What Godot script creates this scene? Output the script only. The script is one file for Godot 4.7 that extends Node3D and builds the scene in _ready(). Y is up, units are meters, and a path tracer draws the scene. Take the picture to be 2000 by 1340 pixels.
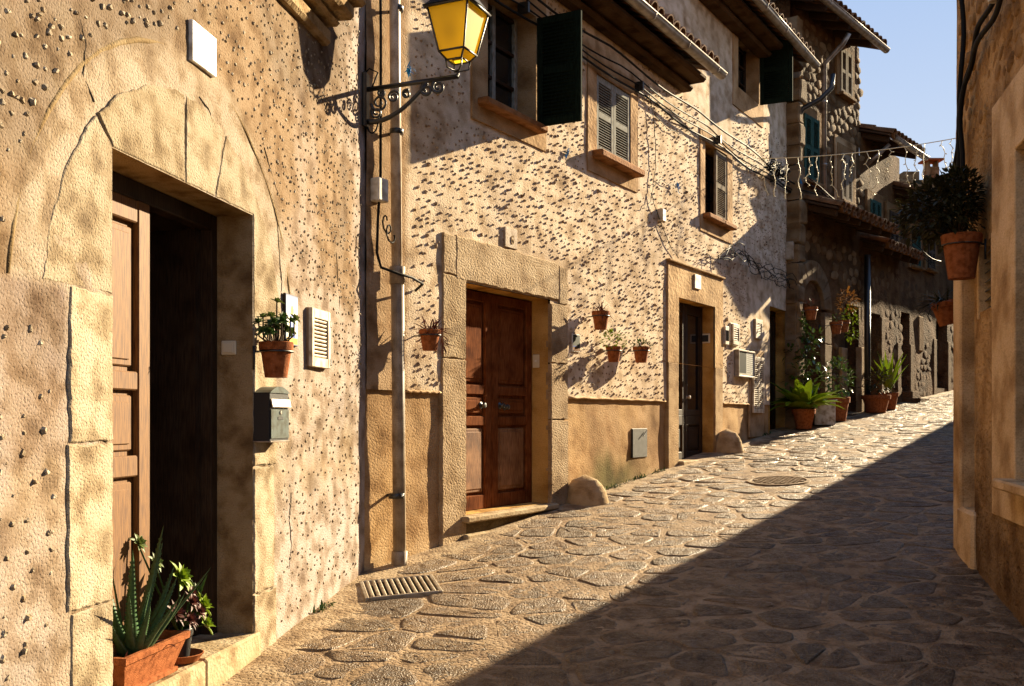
extends Node3D
# A sunlit sloping lane of old stone houses. Units are metres; x to the right, -z ahead, y up.

const SLOPE := 0.0903          # the lane climbs ahead and to the right
const EYE := 1.558
var rng := RandomNumberGenerator.new()
var soft := FastNoiseLite.new()
var fine := FastNoiseLite.new()
var M := {}
var T := {}
var W1: Transform3D            # wall frames: x along the wall, y up, z out into the lane
var W2: Transform3D
var W3: Transform3D
var WR: Transform3D

# ------------------------------------------------------------------ mesh builder
class MB:
	var v := PackedVector3Array()
	var c := PackedColorArray()
	var g := PackedInt32Array()
	var col := Color.WHITE
	var group := -1
	func tri(a: Vector3, b: Vector3, d: Vector3) -> void:      # counter-clockwise seen from outside
		v.append(a); v.append(d); v.append(b)
		for i in 3:
			c.append(col); g.append(group)
	func quad(a: Vector3, b: Vector3, d: Vector3, e: Vector3) -> void:
		tri(a, b, d); tri(a, d, e)
	func away(a: Vector3, b: Vector3, d: Vector3, from: Vector3) -> void:
		if (b - a).cross(d - a).dot((a + b + d) / 3.0 - from) < 0.0:
			tri(a, d, b)
		else:
			tri(a, b, d)
	func away4(a: Vector3, b: Vector3, d: Vector3, e: Vector3, from: Vector3) -> void:
		away(a, b, d, from); away(a, d, e, from)
	func box(at: Vector3, size: Vector3, bevel := 0.0, turn := Basis()) -> void:
		var h := size * 0.5
		var b := minf(bevel, 0.45 * minf(size.x, minf(size.y, size.z)))
		var p := {}
		for sx in [-1, 1]:
			for sy in [-1, 1]:
				for sz in [-1, 1]:
					var k := Vector3(sx * h.x, sy * h.y, sz * h.z)
					p[[sx, sy, sz]] = [at + turn * (k - Vector3(0, sy * b, sz * b)), at + turn * (k - Vector3(sx * b, 0, sz * b)), at + turn * (k - Vector3(sx * b, sy * b, 0))]
		for s in [-1, 1]:
			away4(p[[s, -1, -1]][0], p[[s, 1, -1]][0], p[[s, 1, 1]][0], p[[s, -1, 1]][0], at)
			away4(p[[-1, s, -1]][1], p[[1, s, -1]][1], p[[1, s, 1]][1], p[[-1, s, 1]][1], at)
			away4(p[[-1, -1, s]][2], p[[1, -1, s]][2], p[[1, 1, s]][2], p[[-1, 1, s]][2], at)
		if b <= 0.0:
			return
		for s in [-1, 1]:
			for t in [-1, 1]:
				away4(p[[s, t, -1]][0], p[[s, t, 1]][0], p[[s, t, 1]][1], p[[s, t, -1]][1], at)
				away4(p[[s, -1, t]][0], p[[s, 1, t]][0], p[[s, 1, t]][2], p[[s, -1, t]][2], at)
				away4(p[[-1, s, t]][1], p[[1, s, t]][1], p[[1, s, t]][2], p[[-1, s, t]][2], at)
		for k in p:
			away(p[k][0], p[k][1], p[k][2], at)
	func tube(pts: Array, r0: float, r1 := -1.0, sides := 6, flat := 1.0) -> void:
		var old := group
		group = 0
		var rings := []
		var n := pts.size()
		var side := Vector3.ZERO
		for i in n:
			var dir: Vector3 = (pts[mini(i + 1, n - 1)] - pts[maxi(i - 1, 0)]).normalized()
			if side == Vector3.ZERO:
				side = dir.cross(Vector3.UP)
				if side.length() < 0.1:
					side = dir.cross(Vector3.RIGHT)
			side = (side - dir * side.dot(dir)).normalized()
			var up := dir.cross(side)
			var r: float = r0 if r1 < 0.0 else lerpf(r0, r1, float(i) / (n - 1))
			var ring := []
			for k in sides:
				var a := TAU * k / sides
				ring.append(pts[i] + (side * cos(a) + up * sin(a) * flat) * r)
			rings.append(ring)
		for i in n - 1:
			for k in sides:
				var j := (k + 1) % sides
				quad(rings[i][k], rings[i][j], rings[i + 1][j], rings[i + 1][k])
		for k in range(1, sides - 1):
			tri(rings[0][0], rings[0][k + 1], rings[0][k])
			tri(rings[n - 1][0], rings[n - 1][k], rings[n - 1][k + 1])
		group = old
	func lathe(prof: Array, sides := 20, at := Vector3.ZERO, turn := Basis()) -> void:   # prof: Vector2(radius, y)
		var old := group
		for i in prof.size() - 1:
			var a: Vector2 = prof[i]
			var b: Vector2 = prof[i + 1]
			group = i + 1
			for k in sides:
				var t := TAU * k / sides
				var u := TAU * (k + 1) / sides
				var p := [Vector3(a.x * cos(t), a.y, -a.x * sin(t)), Vector3(a.x * cos(u), a.y, -a.x * sin(u)), Vector3(b.x * cos(u), b.y, -b.x * sin(u)), Vector3(b.x * cos(t), b.y, -b.x * sin(t))]
				for q in 4:
					p[q] = at + turn * p[q]
				if a.x > 0.0001:
					tri(p[0], p[1], p[2])
				if b.x > 0.0001:
					tri(p[0], p[2], p[3])
		group = old
	func blade(base: Vector3, dir: Vector3, up: Vector3, length: float, width: float, bend: float, segs := 4, fold := 0.25, tip := 0.0) -> void:
		var old := group
		group = 0
		var d := dir.normalized()
		var side := d.cross(up).normalized()
		var p := base
		var rows := []
		for i in segs + 1:
			var t := float(i) / segs
			var w: float = width * (sin(PI * clampf(t * 0.86 + 0.12, 0, 1)) * (1.0 - tip) + tip * (1.0 - t))
			if i == segs:
				w = width * 0.04
			var nrm := side.cross(d)
			rows.append([p - side * w * 0.5 + nrm * w * fold, p, p + side * w * 0.5 + nrm * w * fold])
			d = (d - up * bend / segs).normalized()
			p += d * length / segs
		for i in segs:
			for k in 2:
				quad(rows[i][k], rows[i][k + 1], rows[i + 1][k + 1], rows[i + 1][k])
		group = old
	func mesh() -> ArrayMesh:
		var st := SurfaceTool.new()
		st.begin(Mesh.PRIMITIVE_TRIANGLES)
		for i in v.size():
			st.set_smooth_group(g[i])
			st.set_color(c[i])
			st.add_vertex(v[i])
		st.generate_normals()
		return st.commit()

# ------------------------------------------------------------------ scene helpers
func thing(called: String, label: String, category: String, xf := Transform3D(), group := "") -> Node3D:
	var o := Node3D.new()
	o.name = called
	o.transform = xf
	add_child(o, true)
	return tag(o, label, category, group)

func tag(o: Node3D, label: String, category: String, group := "") -> Node3D:
	o.set_meta("label", label)
	if category:
		o.set_meta("category", category)
	if group:
		o.set_meta("group", group)
	return o

func obj(called: String, shape, mat: Material, parent: Node = self, xf := Transform3D(), kind := "") -> MeshInstance3D:
	var o := MeshInstance3D.new()
	o.name = called
	o.mesh = shape.mesh() if shape is MB else shape
	o.material_override = mat
	o.transform = xf
	if kind:
		o.set_meta("kind", kind)
	parent.add_child(o, true)
	return o

func bx(called: String, mat: Material, parent: Node, at: Vector3, size: Vector3, bevel := 0.004, turn := Basis()) -> MeshInstance3D:
	var b := MB.new()
	b.box(Vector3.ZERO, size, bevel)
	return obj(called, b, mat, parent, Transform3D(turn, at))

func bxs(called: String, mat: Material, parent: Node, x0: float, x1: float, y0: float, y1: float, z0: float, z1: float, bevel := 0.004) -> MeshInstance3D:
	return bx(called, mat, parent, Vector3((x0 + x1) / 2, (y0 + y1) / 2, (z0 + z1) / 2), Vector3(absf(x1 - x0), absf(y1 - y0), absf(z1 - z0)), bevel)

func ground(x: float, z: float) -> float:
	return SLOPE * (0.5 * x - 0.866 * z)

func frame(at: Vector3, along: Vector3) -> Transform3D:
	return Transform3D(Basis(along, Vector3.UP, along.cross(Vector3.UP)), at)

func on(f: Transform3D, u: float, y: float, n: float) -> Transform3D:
	return Transform3D(f.basis, f * Vector3(u, y, n))

func foot(f: Transform3D, u: float, n := 0.0) -> float:
	var p := f * Vector3(u, 0, n)
	return ground(p.x, p.z)

func lin(r: float, g: float, b: float) -> Color:
	return Color(r, g, b).linear_to_srgb()

func r_(a: float, b: float) -> float:
	return rng.randf_range(a, b)

# a wall as a finely divided, uneven sheet with openings; x lines and y lines run through the edges of the openings
func sheet(called: String, mat: Material, parent: Node, x0: float, x1: float, y0: float, y1: float, step: float, holes: Array, rough: float, tint: Callable, z := 0.0, hold := true) -> MeshInstance3D:
	var xs := cuts(x0, x1, step, holes, true)
	var ys := cuts(y0, y1, step, holes, false)
	var st := SurfaceTool.new()
	st.begin(Mesh.PRIMITIVE_TRIANGLES)
	st.set_smooth_group(0)
	for y in ys:
		for x in xs:
			var keep := 1.0
			for h in holes:
				var dx: float = maxf(maxf(h.position.x - x, x - h.end.x), 0.0)
				var dy: float = maxf(maxf(h.position.y - y, y - h.end.y), 0.0)
				keep = minf(keep, sqrt(dx * dx + dy * dy) / 0.08)
			if hold:
				keep = minf(keep, minf(minf(x - x0, x1 - x), minf(y - y0, y1 - y)) / 0.08)
			var bump := uneven(x, y, z)
			st.set_color(tint.call(x, y))
			st.add_vertex(Vector3(x, y, z + bump * rough * clampf(keep, 0, 1)))
	var nx := xs.size()
	for j in ys.size() - 1:
		for i in nx - 1:
			var mid := Vector2((xs[i] + xs[i + 1]) / 2, (ys[j] + ys[j + 1]) / 2)
			var open := false
			for h in holes:
				if h.has_point(mid):
					open = true
			if open:
				continue
			var a := j * nx + i
			for k in [a, a + nx, a + 1, a + 1, a + nx, a + nx + 1]:
				st.add_index(k)
	st.generate_normals()
	return obj(called, st.commit(), mat, parent)

func uneven(x: float, y: float, z: float) -> float:
	return soft.get_noise_3d(x * 90, y * 90, z * 50) * 0.85 + fine.get_noise_2d(x * 400, y * 400) * 0.15

func cuts(a: float, b: float, step: float, holes: Array, across: bool) -> Array:
	var marks := [a, b]
	for h in holes:
		for e in ([h.position.x, h.end.x] if across else [h.position.y, h.end.y]):
			if e > a + 0.001 and e < b - 0.001:
				marks.append(e)
	marks.sort()
	var out := [a]
	for i in marks.size() - 1:
		var n := maxi(1, roundi((marks[i + 1] - marks[i]) / step))
		if marks[i + 1] - marks[i] < 0.0005:
			continue
		for k in n:
			out.append(lerpf(marks[i], marks[i + 1], float(k + 1) / n))
	return out

func rect(x0: float, x1: float, y0: float, y1: float) -> Rect2:
	return Rect2(x0, y0, x1 - x0, y1 - y0)

# the four sides of an opening, each a thin slab
func reveal(called: String, mat: Material, parent: Node, h: Rect2, depth: float, z := 0.0, tone := Color.WHITE) -> void:
	var a := h.position
	var b := h.end
	var m := MB.new()
	m.col = tone
	m.quad(Vector3(a.x, a.y, z - depth), Vector3(a.x, a.y, z), Vector3(a.x, b.y, z), Vector3(a.x, b.y, z - depth))
	m.quad(Vector3(b.x, a.y, z), Vector3(b.x, a.y, z - depth), Vector3(b.x, b.y, z - depth), Vector3(b.x, b.y, z))
	m.quad(Vector3(a.x, b.y, z), Vector3(b.x, b.y, z), Vector3(b.x, b.y, z - depth), Vector3(a.x, b.y, z - depth))
	m.quad(Vector3(a.x, a.y, z - depth), Vector3(b.x, a.y, z - depth), Vector3(b.x, a.y, z), Vector3(a.x, a.y, z))
	obj(called, m, mat, parent)

# a stone slab of any outline, its edge worn and its face a little uneven
func slab(outline: Array, z0: float, z1: float, bevel := 0.008, wear := 0.004, step := 0.05) -> MB:
	var p := PackedVector2Array()
	for i in outline.size():
		var a: Vector2 = outline[i]
		var b: Vector2 = outline[(i + 1) % outline.size()]
		var n := maxi(1, roundi(a.distance_to(b) / step))
		for k in n:
			var q := a.lerp(b, float(k) / n)
			p.append(q + Vector2(r_(-wear, wear), r_(-wear, wear)))
	if Geometry2D.is_polygon_clockwise(p):
		p.reverse()
	var m := MB.new()
	var n := p.size()
	var inn := PackedVector2Array()
	for i in n:
		var t := (p[(i + 1) % n] - p[(i + n - 1) % n]).normalized()
		inn.append(p[i] + Vector2(-t.y, t.x) * bevel)
	for i in n:
		var j := (i + 1) % n
		m.group = -1
		m.quad(Vector3(p[i].x, p[i].y, z0), Vector3(p[j].x, p[j].y, z0), Vector3(p[j].x, p[j].y, z1 - bevel * 0.7), Vector3(p[i].x, p[i].y, z1 - bevel * 0.7))
		m.group = -1
		m.quad(Vector3(p[i].x, p[i].y, z1 - bevel * 0.7), Vector3(p[j].x, p[j].y, z1 - bevel * 0.7), Vector3(inn[j].x, inn[j].y, z1), Vector3(inn[i].x, inn[i].y, z1))
	m.group = 1
	var ids := Geometry2D.triangulate_polygon(inn)
	for k in range(0, ids.size(), 3):
		m.away(Vector3(inn[ids[k]].x, inn[ids[k]].y, z1), Vector3(inn[ids[k + 1]].x, inn[ids[k + 1]].y, z1), Vector3(inn[ids[k + 2]].x, inn[ids[k + 2]].y, z1), Vector3(inn[ids[k]].x, inn[ids[k]].y, z1 - 1.0))
	return m

func box4(x0: float, x1: float, y0: float, y1: float) -> Array:
	return [Vector2(x0, y0), Vector2(x1, y0), Vector2(x1, y1), Vector2(x0, y1)]

# ------------------------------------------------------------------ materials
func noise_tex(freq: float, ramp: Array, kind := FastNoiseLite.TYPE_SIMPLEX_SMOOTH, octaves := 4, size := 512, seed_ := 1, fractal := FastNoiseLite.FRACTAL_FBM) -> NoiseTexture2D:
	var n := FastNoiseLite.new()
	n.noise_type = kind
	n.frequency = freq
	n.seed = seed_
	n.fractal_type = fractal
	n.fractal_octaves = octaves
	if kind == FastNoiseLite.TYPE_CELLULAR:
		n.cellular_return_type = FastNoiseLite.RETURN_DISTANCE
	var t := NoiseTexture2D.new()
	t.width = size
	t.height = size
	t.seamless = true
	t.seamless_blend_skirt = 0.2
	t.noise = n
	t.normalize = true
	var g := Gradient.new()
	g.offsets = PackedFloat32Array(ramp.map(func(x): return x[0]))
	g.colors = PackedColorArray(ramp.map(func(x): return x[1] if x[1] is Color else Color(x[1], x[1], x[1])))
	t.color_ramp = g
	return t

func mat(called: String, color: Color, rough: float, tile := Vector3.ONE, tex = null, relief = null, depth := 0.0, vert := false, tex2 = null, tile2 := Vector3.ONE, spec := 0.35) -> StandardMaterial3D:
	var m := StandardMaterial3D.new()
	m.resource_name = called
	m.albedo_color = color
	m.roughness = rough
	m.metallic_specular = spec
	m.vertex_color_use_as_albedo = vert
	m.uv1_triplanar = true
	m.uv1_world_triplanar = true
	m.uv1_scale = tile
	if tex:
		m.albedo_texture = tex
	if relief:
		m.heightmap_enabled = true
		m.heightmap_texture = relief
		m.heightmap_scale = depth
	if tex2:
		m.detail_enabled = true
		m.detail_albedo = tex2
		m.detail_blend_mode = BaseMaterial3D.BLEND_MODE_MUL
		m.detail_uv_layer = BaseMaterial3D.DETAIL_UV_2
		m.uv2_triplanar = true
		m.uv2_world_triplanar = true
		m.uv2_scale = tile2
	M[called] = m
	return m

func materials() -> void:
	T.blotch = noise_tex(0.008, [[0.0, Color(0.55, 0.48, 0.4)], [0.38, Color(0.84, 0.8, 0.74)], [0.58, Color(0.96, 0.95, 0.93)], [1.0, Color(1, 1, 1)]], FastNoiseLite.TYPE_SIMPLEX_SMOOTH, 5, 512, 3)
	T.speck = noise_tex(0.05, [[0.0, Color(0.6, 0.52, 0.44)], [0.22, Color(0.84, 0.8, 0.75)], [0.45, Color(0.94, 0.925, 0.9)], [1.0, Color(1, 1, 1)]], FastNoiseLite.TYPE_SIMPLEX_SMOOTH, 6, 1024, 5)
	T.grain = noise_tex(0.03, [[0.0, 0.0], [1.0, 1.0]], FastNoiseLite.TYPE_SIMPLEX_SMOOTH, 6, 1024, 7)
	T.pits = noise_tex(0.03, [[0.0, 0.15], [0.25, 0.2], [0.42, 0.8], [1.0, 1.0]], FastNoiseLite.TYPE_SIMPLEX_SMOOTH, 4, 1024, 9)
	T.rock = noise_tex(0.022, [[0.0, 0.0], [0.35, 0.25], [0.5, 0.62], [1.0, 1.0]], FastNoiseLite.TYPE_SIMPLEX_SMOOTH, 5, 1024, 11, FastNoiseLite.FRACTAL_RIDGED)
	T.crumb = noise_tex(0.055, [[0.0, 0.0], [0.22, 0.35], [0.4, 0.72], [1.0, 1.0]], FastNoiseLite.TYPE_SIMPLEX_SMOOTH, 5, 1024, 19)
	T.cell = noise_tex(0.03, [[0.0, 1.0], [0.5, 0.75], [1.0, 0.0]], FastNoiseLite.TYPE_CELLULAR, 2, 512, 13)
	T.wood = noise_tex(0.02, [[0.0, Color(0.55, 0.45, 0.38)], [0.4, Color(0.82, 0.78, 0.72)], [0.65, Color(0.96, 0.94, 0.9)], [1.0, Color(1, 1, 1)]], FastNoiseLite.TYPE_SIMPLEX_SMOOTH, 4, 512, 15)
	T.gloss = noise_tex(0.03, [[0.0, 0.3], [0.5, 0.55], [1.0, 0.85]], FastNoiseLite.TYPE_SIMPLEX_SMOOTH, 4, 512, 17)
	var one := Vector3.ONE
	mat("plaster_ochre", Color.WHITE, 0.92, one * 1.1, T.blotch, T.crumb, 0.5, true, T.speck, one * 1.9, 0.15)
	mat("plaster_pale", Color.WHITE, 0.92, one * 1.0, T.blotch, T.crumb, 0.55, true, T.speck, one * 2.3, 0.15)
	mat("dado", Color.WHITE, 0.9, one * 0.8, T.blotch, T.crumb, 0.5, true, T.speck, one * 1.3, 0.15)
	mat("cut_stone", Color.WHITE, 0.9, one * 1.2, T.blotch, T.crumb, 0.55, true, T.speck, one * 2.6, 0.2)
	mat("coarse_stone", Color.WHITE, 0.9, one * 0.8, T.blotch, T.crumb, 1.1, true, T.speck, one * 3.0, 0.2)
	mat("rubble_plaster", Color.WHITE, 0.93, one * 0.7, T.blotch, T.pits, 2.2, true, T.speck, one * 1.6, 0.2)
	mat("chip", Color.WHITE, 0.75, one * 6.0, T.blotch, T.grain, 0.3, true)
	mat("paving", Color.WHITE, 0.5, one * 1.6, T.blotch, T.rock, 1.5, true, T.speck, one * 3.0, 0.36)
	M.paving.roughness_texture = T.gloss
	M.paving.roughness = 0.9
	mat("mortar", Color.WHITE, 0.8, one * 1.0, T.blotch, T.pits, 1.1, true, T.speck, one * 3.2, 0.35)
	var grain_up := Vector3(9, 0.7, 9)
	mat("wood_honey", lin(0.19, 0.088, 0.02), 0.7, grain_up, T.wood, T.wood, 0.1, false, null, one, 0.4)
	mat("wood_red", lin(0.25, 0.09, 0.032), 0.9, grain_up, T.wood, T.wood, 0.25, false, T.blotch, one * 0.8, 0.12)
	mat("wood_red_low", lin(0.36, 0.19, 0.09), 0.75, grain_up, T.wood, T.wood, 0.25, false, T.blotch, one * 0.8, 0.3)
	mat("wood_dark", lin(0.055, 0.035, 0.021), 0.6, grain_up, T.wood, T.wood, 0.2, false, T.blotch, one * 0.8, 0.3)
	mat("beam", lin(0.07, 0.042, 0.025), 0.85, Vector3(5, 5, 5), T.wood, T.wood, 0.3)
	mat("shutter_grey", lin(0.34, 0.37, 0.38), 0.85, Vector3(7, 1, 7), T.wood, null, 0.0, false, null, one, 0.1)
	mat("shutter_green", lin(0.012, 0.022, 0.016), 0.85, Vector3(7, 1, 7), T.wood, null, 0.0, false, null, one, 0.1)
	mat("shutter_teal", lin(0.045, 0.11, 0.105), 0.85, Vector3(7, 1, 7), T.wood, null, 0.0, false, null, one, 0.1)
	mat("shutter_white", lin(0.27, 0.24, 0.2), 0.85, Vector3(7, 1, 7), T.wood, null, 0.0, false, null, one, 0.1)
	mat("vent_paint", lin(0.6, 0.53, 0.43), 0.55, one * 2.0, T.blotch)
	mat("iron", lin(0.012, 0.011, 0.01), 0.42, one * 8.0, T.speck, T.grain, 0.05, false, null, one, 0.6)
	mat("zinc", lin(0.34, 0.31, 0.29), 0.42, one * 1.5, T.blotch)
	M.zinc.metallic = 0.55
	mat("pipe_paint", lin(0.62, 0.53, 0.44), 0.5, one * 1.5, T.blotch, null, 0.0, false, T.speck, one * 2.0, 0.4)
	mat("cable_black", lin(0.012, 0.011, 0.01), 0.6, one, null, null, 0.0, false, null, one, 0.2)
	mat("cable_pale", lin(0.4, 0.36, 0.3), 0.5)
	mat("string_light", lin(0.62, 0.55, 0.35), 0.5)
	mat("terracotta", lin(0.38, 0.135, 0.052), 0.9, one * 4.5, T.blotch, T.grain, 0.3, false, T.speck, one * 5.0, 0.2)
	mat("roof_tile", Color.WHITE, 0.9, one * 2.0, T.blotch, T.grain, 0.8, true, T.speck, one * 4.0, 0.2)
	mat("soil", lin(0.03, 0.02, 0.012), 0.95, one * 9.0, T.speck, T.grain, 1.0)
	mat("marble", lin(0.86, 0.85, 0.82), 0.45, one * 1.2, T.blotch)
	mat("mail_steel", lin(0.085, 0.11, 0.11), 0.38, one * 3.0, T.blotch)
	M.mail_steel.metallic = 0.35
	mat("black_plastic", lin(0.02, 0.02, 0.021), 0.45)
	mat("cream_plastic", lin(0.58, 0.5, 0.36), 0.5)
	mat("white_paint", lin(0.72, 0.69, 0.63), 0.5, one * 2.0, T.blotch)
	mat("panel_grey", lin(0.045, 0.043, 0.04), 0.6, one * 2.0, T.blotch, null, 0.0, false, T.speck, one * 3.0)
	mat("glaze_dark", lin(0.012, 0.012, 0.013), 0.08, one, null, null, 0.0, false, null, one, 0.5)
	mat("inside_dark", lin(0.34, 0.22, 0.13), 0.95, one * 0.6, T.blotch)
	mat("blue_plastic", lin(0.02, 0.22, 0.5), 0.45)
	mat("amber_glass", lin(0.62, 0.47, 0.06), 0.6)
	M.amber_glass.backlight_enabled = true
	M.amber_glass.backlight = Color(1.0, 0.87, 0.2)
	for g in [["aloe", 0.045, 0.1, 0.04], ["leaf_lime", 0.2, 0.31, 0.015], ["leaf_green", 0.05, 0.1, 0.018], ["leaf_gloss", 0.07, 0.13, 0.025], ["leaf_dark", 0.045, 0.045, 0.016], ["leaf_burgundy", 0.1, 0.028, 0.022], ["leaf_rust", 0.3, 0.14, 0.03], ["leaf_pale", 0.13, 0.19, 0.045]]:
		var m := mat(g[0], Color.WHITE, 0.5, one * 12.0, T.blotch, null, 0.0, true, null, one, 0.32)
		m.albedo_color = lin(g[1], g[2], g[3])
		m.backlight_enabled = true
		m.backlight = Color(0.55, 0.55, 0.55)
	M.leaf_gloss.roughness = 0.26
	M.leaf_gloss.metallic_specular = 0.6
	M.aloe.backlight = Color(0.15, 0.15, 0.15)
	mat("moss", lin(0.06, 0.075, 0.02), 0.95, one * 9.0, T.speck, T.grain, 1.0)
	mat("earth", lin(0.2, 0.16, 0.11), 0.95, one * 0.5, T.blotch)

# ------------------------------------------------------------------ stone chips pressed into plaster
var chip_shapes := []

func make_chips() -> void:
	for k in 7:
		var m := MB.new()
		var n := 5 + k % 3
		var low := []
		var mid := []
		for i in n:
			var a := TAU * i / n + r_(-0.3, 0.3)
			var q := r_(0.75, 1.15)
			low.append(Vector3(cos(a) * q, sin(a) * q, -0.3))
			var s := r_(0.35, 0.75)
			mid.append(Vector3(cos(a) * q * s + r_(-0.1, 0.1), sin(a) * q * s + r_(-0.1, 0.1), r_(0.45, 1.0)))
		for i in n:
			var j := (i + 1) % n
			m.col = Color(1, 1, 1) * r_(0.8, 1.0)
			m.quad(low[i], low[j], mid[j], mid[i])
		for i in range(1, n - 1):
			m.tri(mid[0], mid[i], mid[i + 1])
		chip_shapes.append(m.mesh())

# spots: [u, y, radius, height]; the 300 that look largest from the lane are parts, the others one part
func chips(house: Node3D, f: Transform3D, spots: Array, z: float, rough: float, tones: Array) -> void:
	var order := []
	for s in spots:
		var p := f * Vector3(s[0], s[1], z)
		order.append([s[2] / p.distance_to(Vector3(0, EYE, 0)), s])
	order.sort_custom(func(a, b): return a[0] > b[0])
	var mats := []
	for t in tones:
		var m: StandardMaterial3D = M.chip.duplicate()
		m.albedo_color = t
		mats.append(m)
	var rest := []
	for i in order.size():
		var s = order[i][1]
		var b := Basis(Vector3(0, 0, 1), r_(0, TAU)).scaled(Vector3.ONE)
		b = Basis(b.x * s[2], b.y * s[2] * r_(0.6, 1.0), Vector3(r_(-0.3, 0.3) * s[3], r_(-0.3, 0.3) * s[3], s[3]))
		var xf := Transform3D(b, Vector3(s[0], s[1], z + rough * uneven(s[0], s[1], z)))
		if i < 300:
			obj("stone_chip", chip_shapes[rng.randi() % chip_shapes.size()], mats[rng.randi() % mats.size()], house, xf)
		else:
			rest.append(xf)
	var per := int(ceil(rest.size() / float(chip_shapes.size())))
	for k in chip_shapes.size():
		var part := rest.slice(k * per, mini((k + 1) * per, rest.size()))
		if part.is_empty():
			continue
		var mm := MultiMesh.new()
		mm.transform_format = MultiMesh.TRANSFORM_3D
		mm.mesh = chip_shapes[k]
		mm.instance_count = part.size()
		for i in part.size():
			mm.set_instance_transform(i, part[i])
		var mi := MultiMeshInstance3D.new()
		mi.name = "small_stone_chips"
		mi.multimesh = mm
		mi.material_override = mats[k % mats.size()]
		mi.set_meta("kind", "stuff")
		house.add_child(mi, true)

func barred(u: float, y: float, bars: Array) -> bool:
	for b in bars:
		if b.has_point(Vector2(u, y)):
			return true
	return false

# ------------------------------------------------------------------ louvred shutters, doors, vents
func shutter(called: String, m: Material, parent: Node, xf: Transform3D, w: float, h: float, panels: int, slats: int) -> Node3D:
	var o := bxs(called, m, parent, 0, 0.055, 0, h, -0.016, 0.016)
	o.transform = xf * o.transform
	var inv := o.transform.affine_inverse() * xf
	var st := bx("stile", m, o, Vector3.ZERO, Vector3(0.055, h, 0.032))
	st.transform = inv * Transform3D(Basis(), Vector3(w - 0.0275, h / 2, 0))
	for k in panels + 1:
		var r := bx("rail", m, o, Vector3.ZERO, Vector3(w - 0.11, 0.065, 0.028))
		r.transform = inv * Transform3D(Basis(), Vector3(w / 2, 0.0325 + k * (h - 0.065) / panels, 0))
	var mb := MB.new()
	var ph := (h - 0.065) / panels
	for k in panels:
		for i in slats:
			mb.box(Vector3(w / 2, 0.065 + k * ph + (i + 0.5) * (ph - 0.065) / slats, 0), Vector3(w - 0.108, 0.007, 0.036), 0.0, Basis(Vector3.RIGHT, 0.75))
	obj("louvre_slats", mb, m, o, inv, "stuff")
	return o

func vent(parent: Node, m: Material, x0: float, x1: float, y0: float, y1: float, z: float, cols: int, blocks: int, slats: int) -> void:
	var o := bxs("vent_cover", M.inside_dark, parent, x0, x1, y0, y1, z - 0.02, z + 0.003, 0.0)
	var inv := o.transform.affine_inverse()
	var e := 0.035 * minf(1.0, (x1 - x0) / 0.3)
	var add := func(nm: String, a: Vector3, s: Vector3, turn := Basis()):
		var k := bx(nm, m, o, Vector3.ZERO, s, 0.003)
		k.transform = inv * Transform3D(turn, a)
	for x in [x0 + e / 2, x1 - e / 2]:
		add.call("vent_frame", Vector3(x, (y0 + y1) / 2, z + 0.014), Vector3(e, y1 - y0, 0.024))
	for k in blocks + 1:
		add.call("vent_frame", Vector3((x0 + x1) / 2, lerpf(y0 + e * 0.8, y1 - e * 0.8, float(k) / blocks), z + 0.014), Vector3(x1 - x0 - 2 * e, e * 1.6, 0.022))
	if cols == 2:
		add.call("vent_frame", Vector3((x0 + x1) / 2, (y0 + y1) / 2, z + 0.013), Vector3(e, y1 - y0 - 3.2 * e, 0.02))
	var bh := (y1 - y0 - 1.6 * e) / blocks
	for k in blocks:
		for i in slats:
			add.call("slat", Vector3((x0 + x1) / 2, y0 + 0.8 * e + k * bh + 0.8 * e + (i + 0.5) * (bh - 1.6 * e) / slats, z + 0.011), Vector3(x1 - x0 - 2 * e, 0.6 * (bh - 1.6 * e) / slats, 0.012), Basis(Vector3.RIGHT, 0.5))

# a framed and panelled door leaf; panels: [y0, y1] bands
func leaf(called: String, m: Material, parent: Node, x0: float, x1: float, y0: float, y1: float, z: float, bands: Array, stile := 0.09, flush := 0.0) -> Node3D:
	var o := bxs(called, m, parent, x0, x1, y0, y1, z - 0.045, z - 0.02, 0.0)
	var inv := o.transform.affine_inverse()
	var add := func(nm: String, a0: float, a1: float, b0: float, b1: float, c0: float, c1: float, bev := 0.006):
		var k := bxs(nm, m, o, a0, a1, b0, b1, c0, c1, bev)
		k.transform = inv * k.transform
	add.call("stile", x0, x0 + stile, y0, y1, z - 0.021, z + 0.012)
	add.call("stile", x1 - stile, x1, y0, y1, z - 0.021, z + 0.012)
	var at := y0
	for b in bands + [[y1, y1]]:
		if b[0] > at + 0.001:
			add.call("rail", x0 + stile, x1 - stile, at, b[0], z - 0.021, z + 0.009)
		at = b[1]
	for b in bands:
		add.call("panel", x0 + stile + 0.022, x1 - stile - 0.022, b[0] + 0.022, b[1] - 0.022, z - 0.021, z - 0.008 + flush, 0.011)
		add.call("panel_field", x0 + stile + 0.05, x1 - stile - 0.05, b[0] + 0.05, b[1] - 0.05, z - 0.0085, z - 0.001 + flush, 0.006)
	return o

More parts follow.
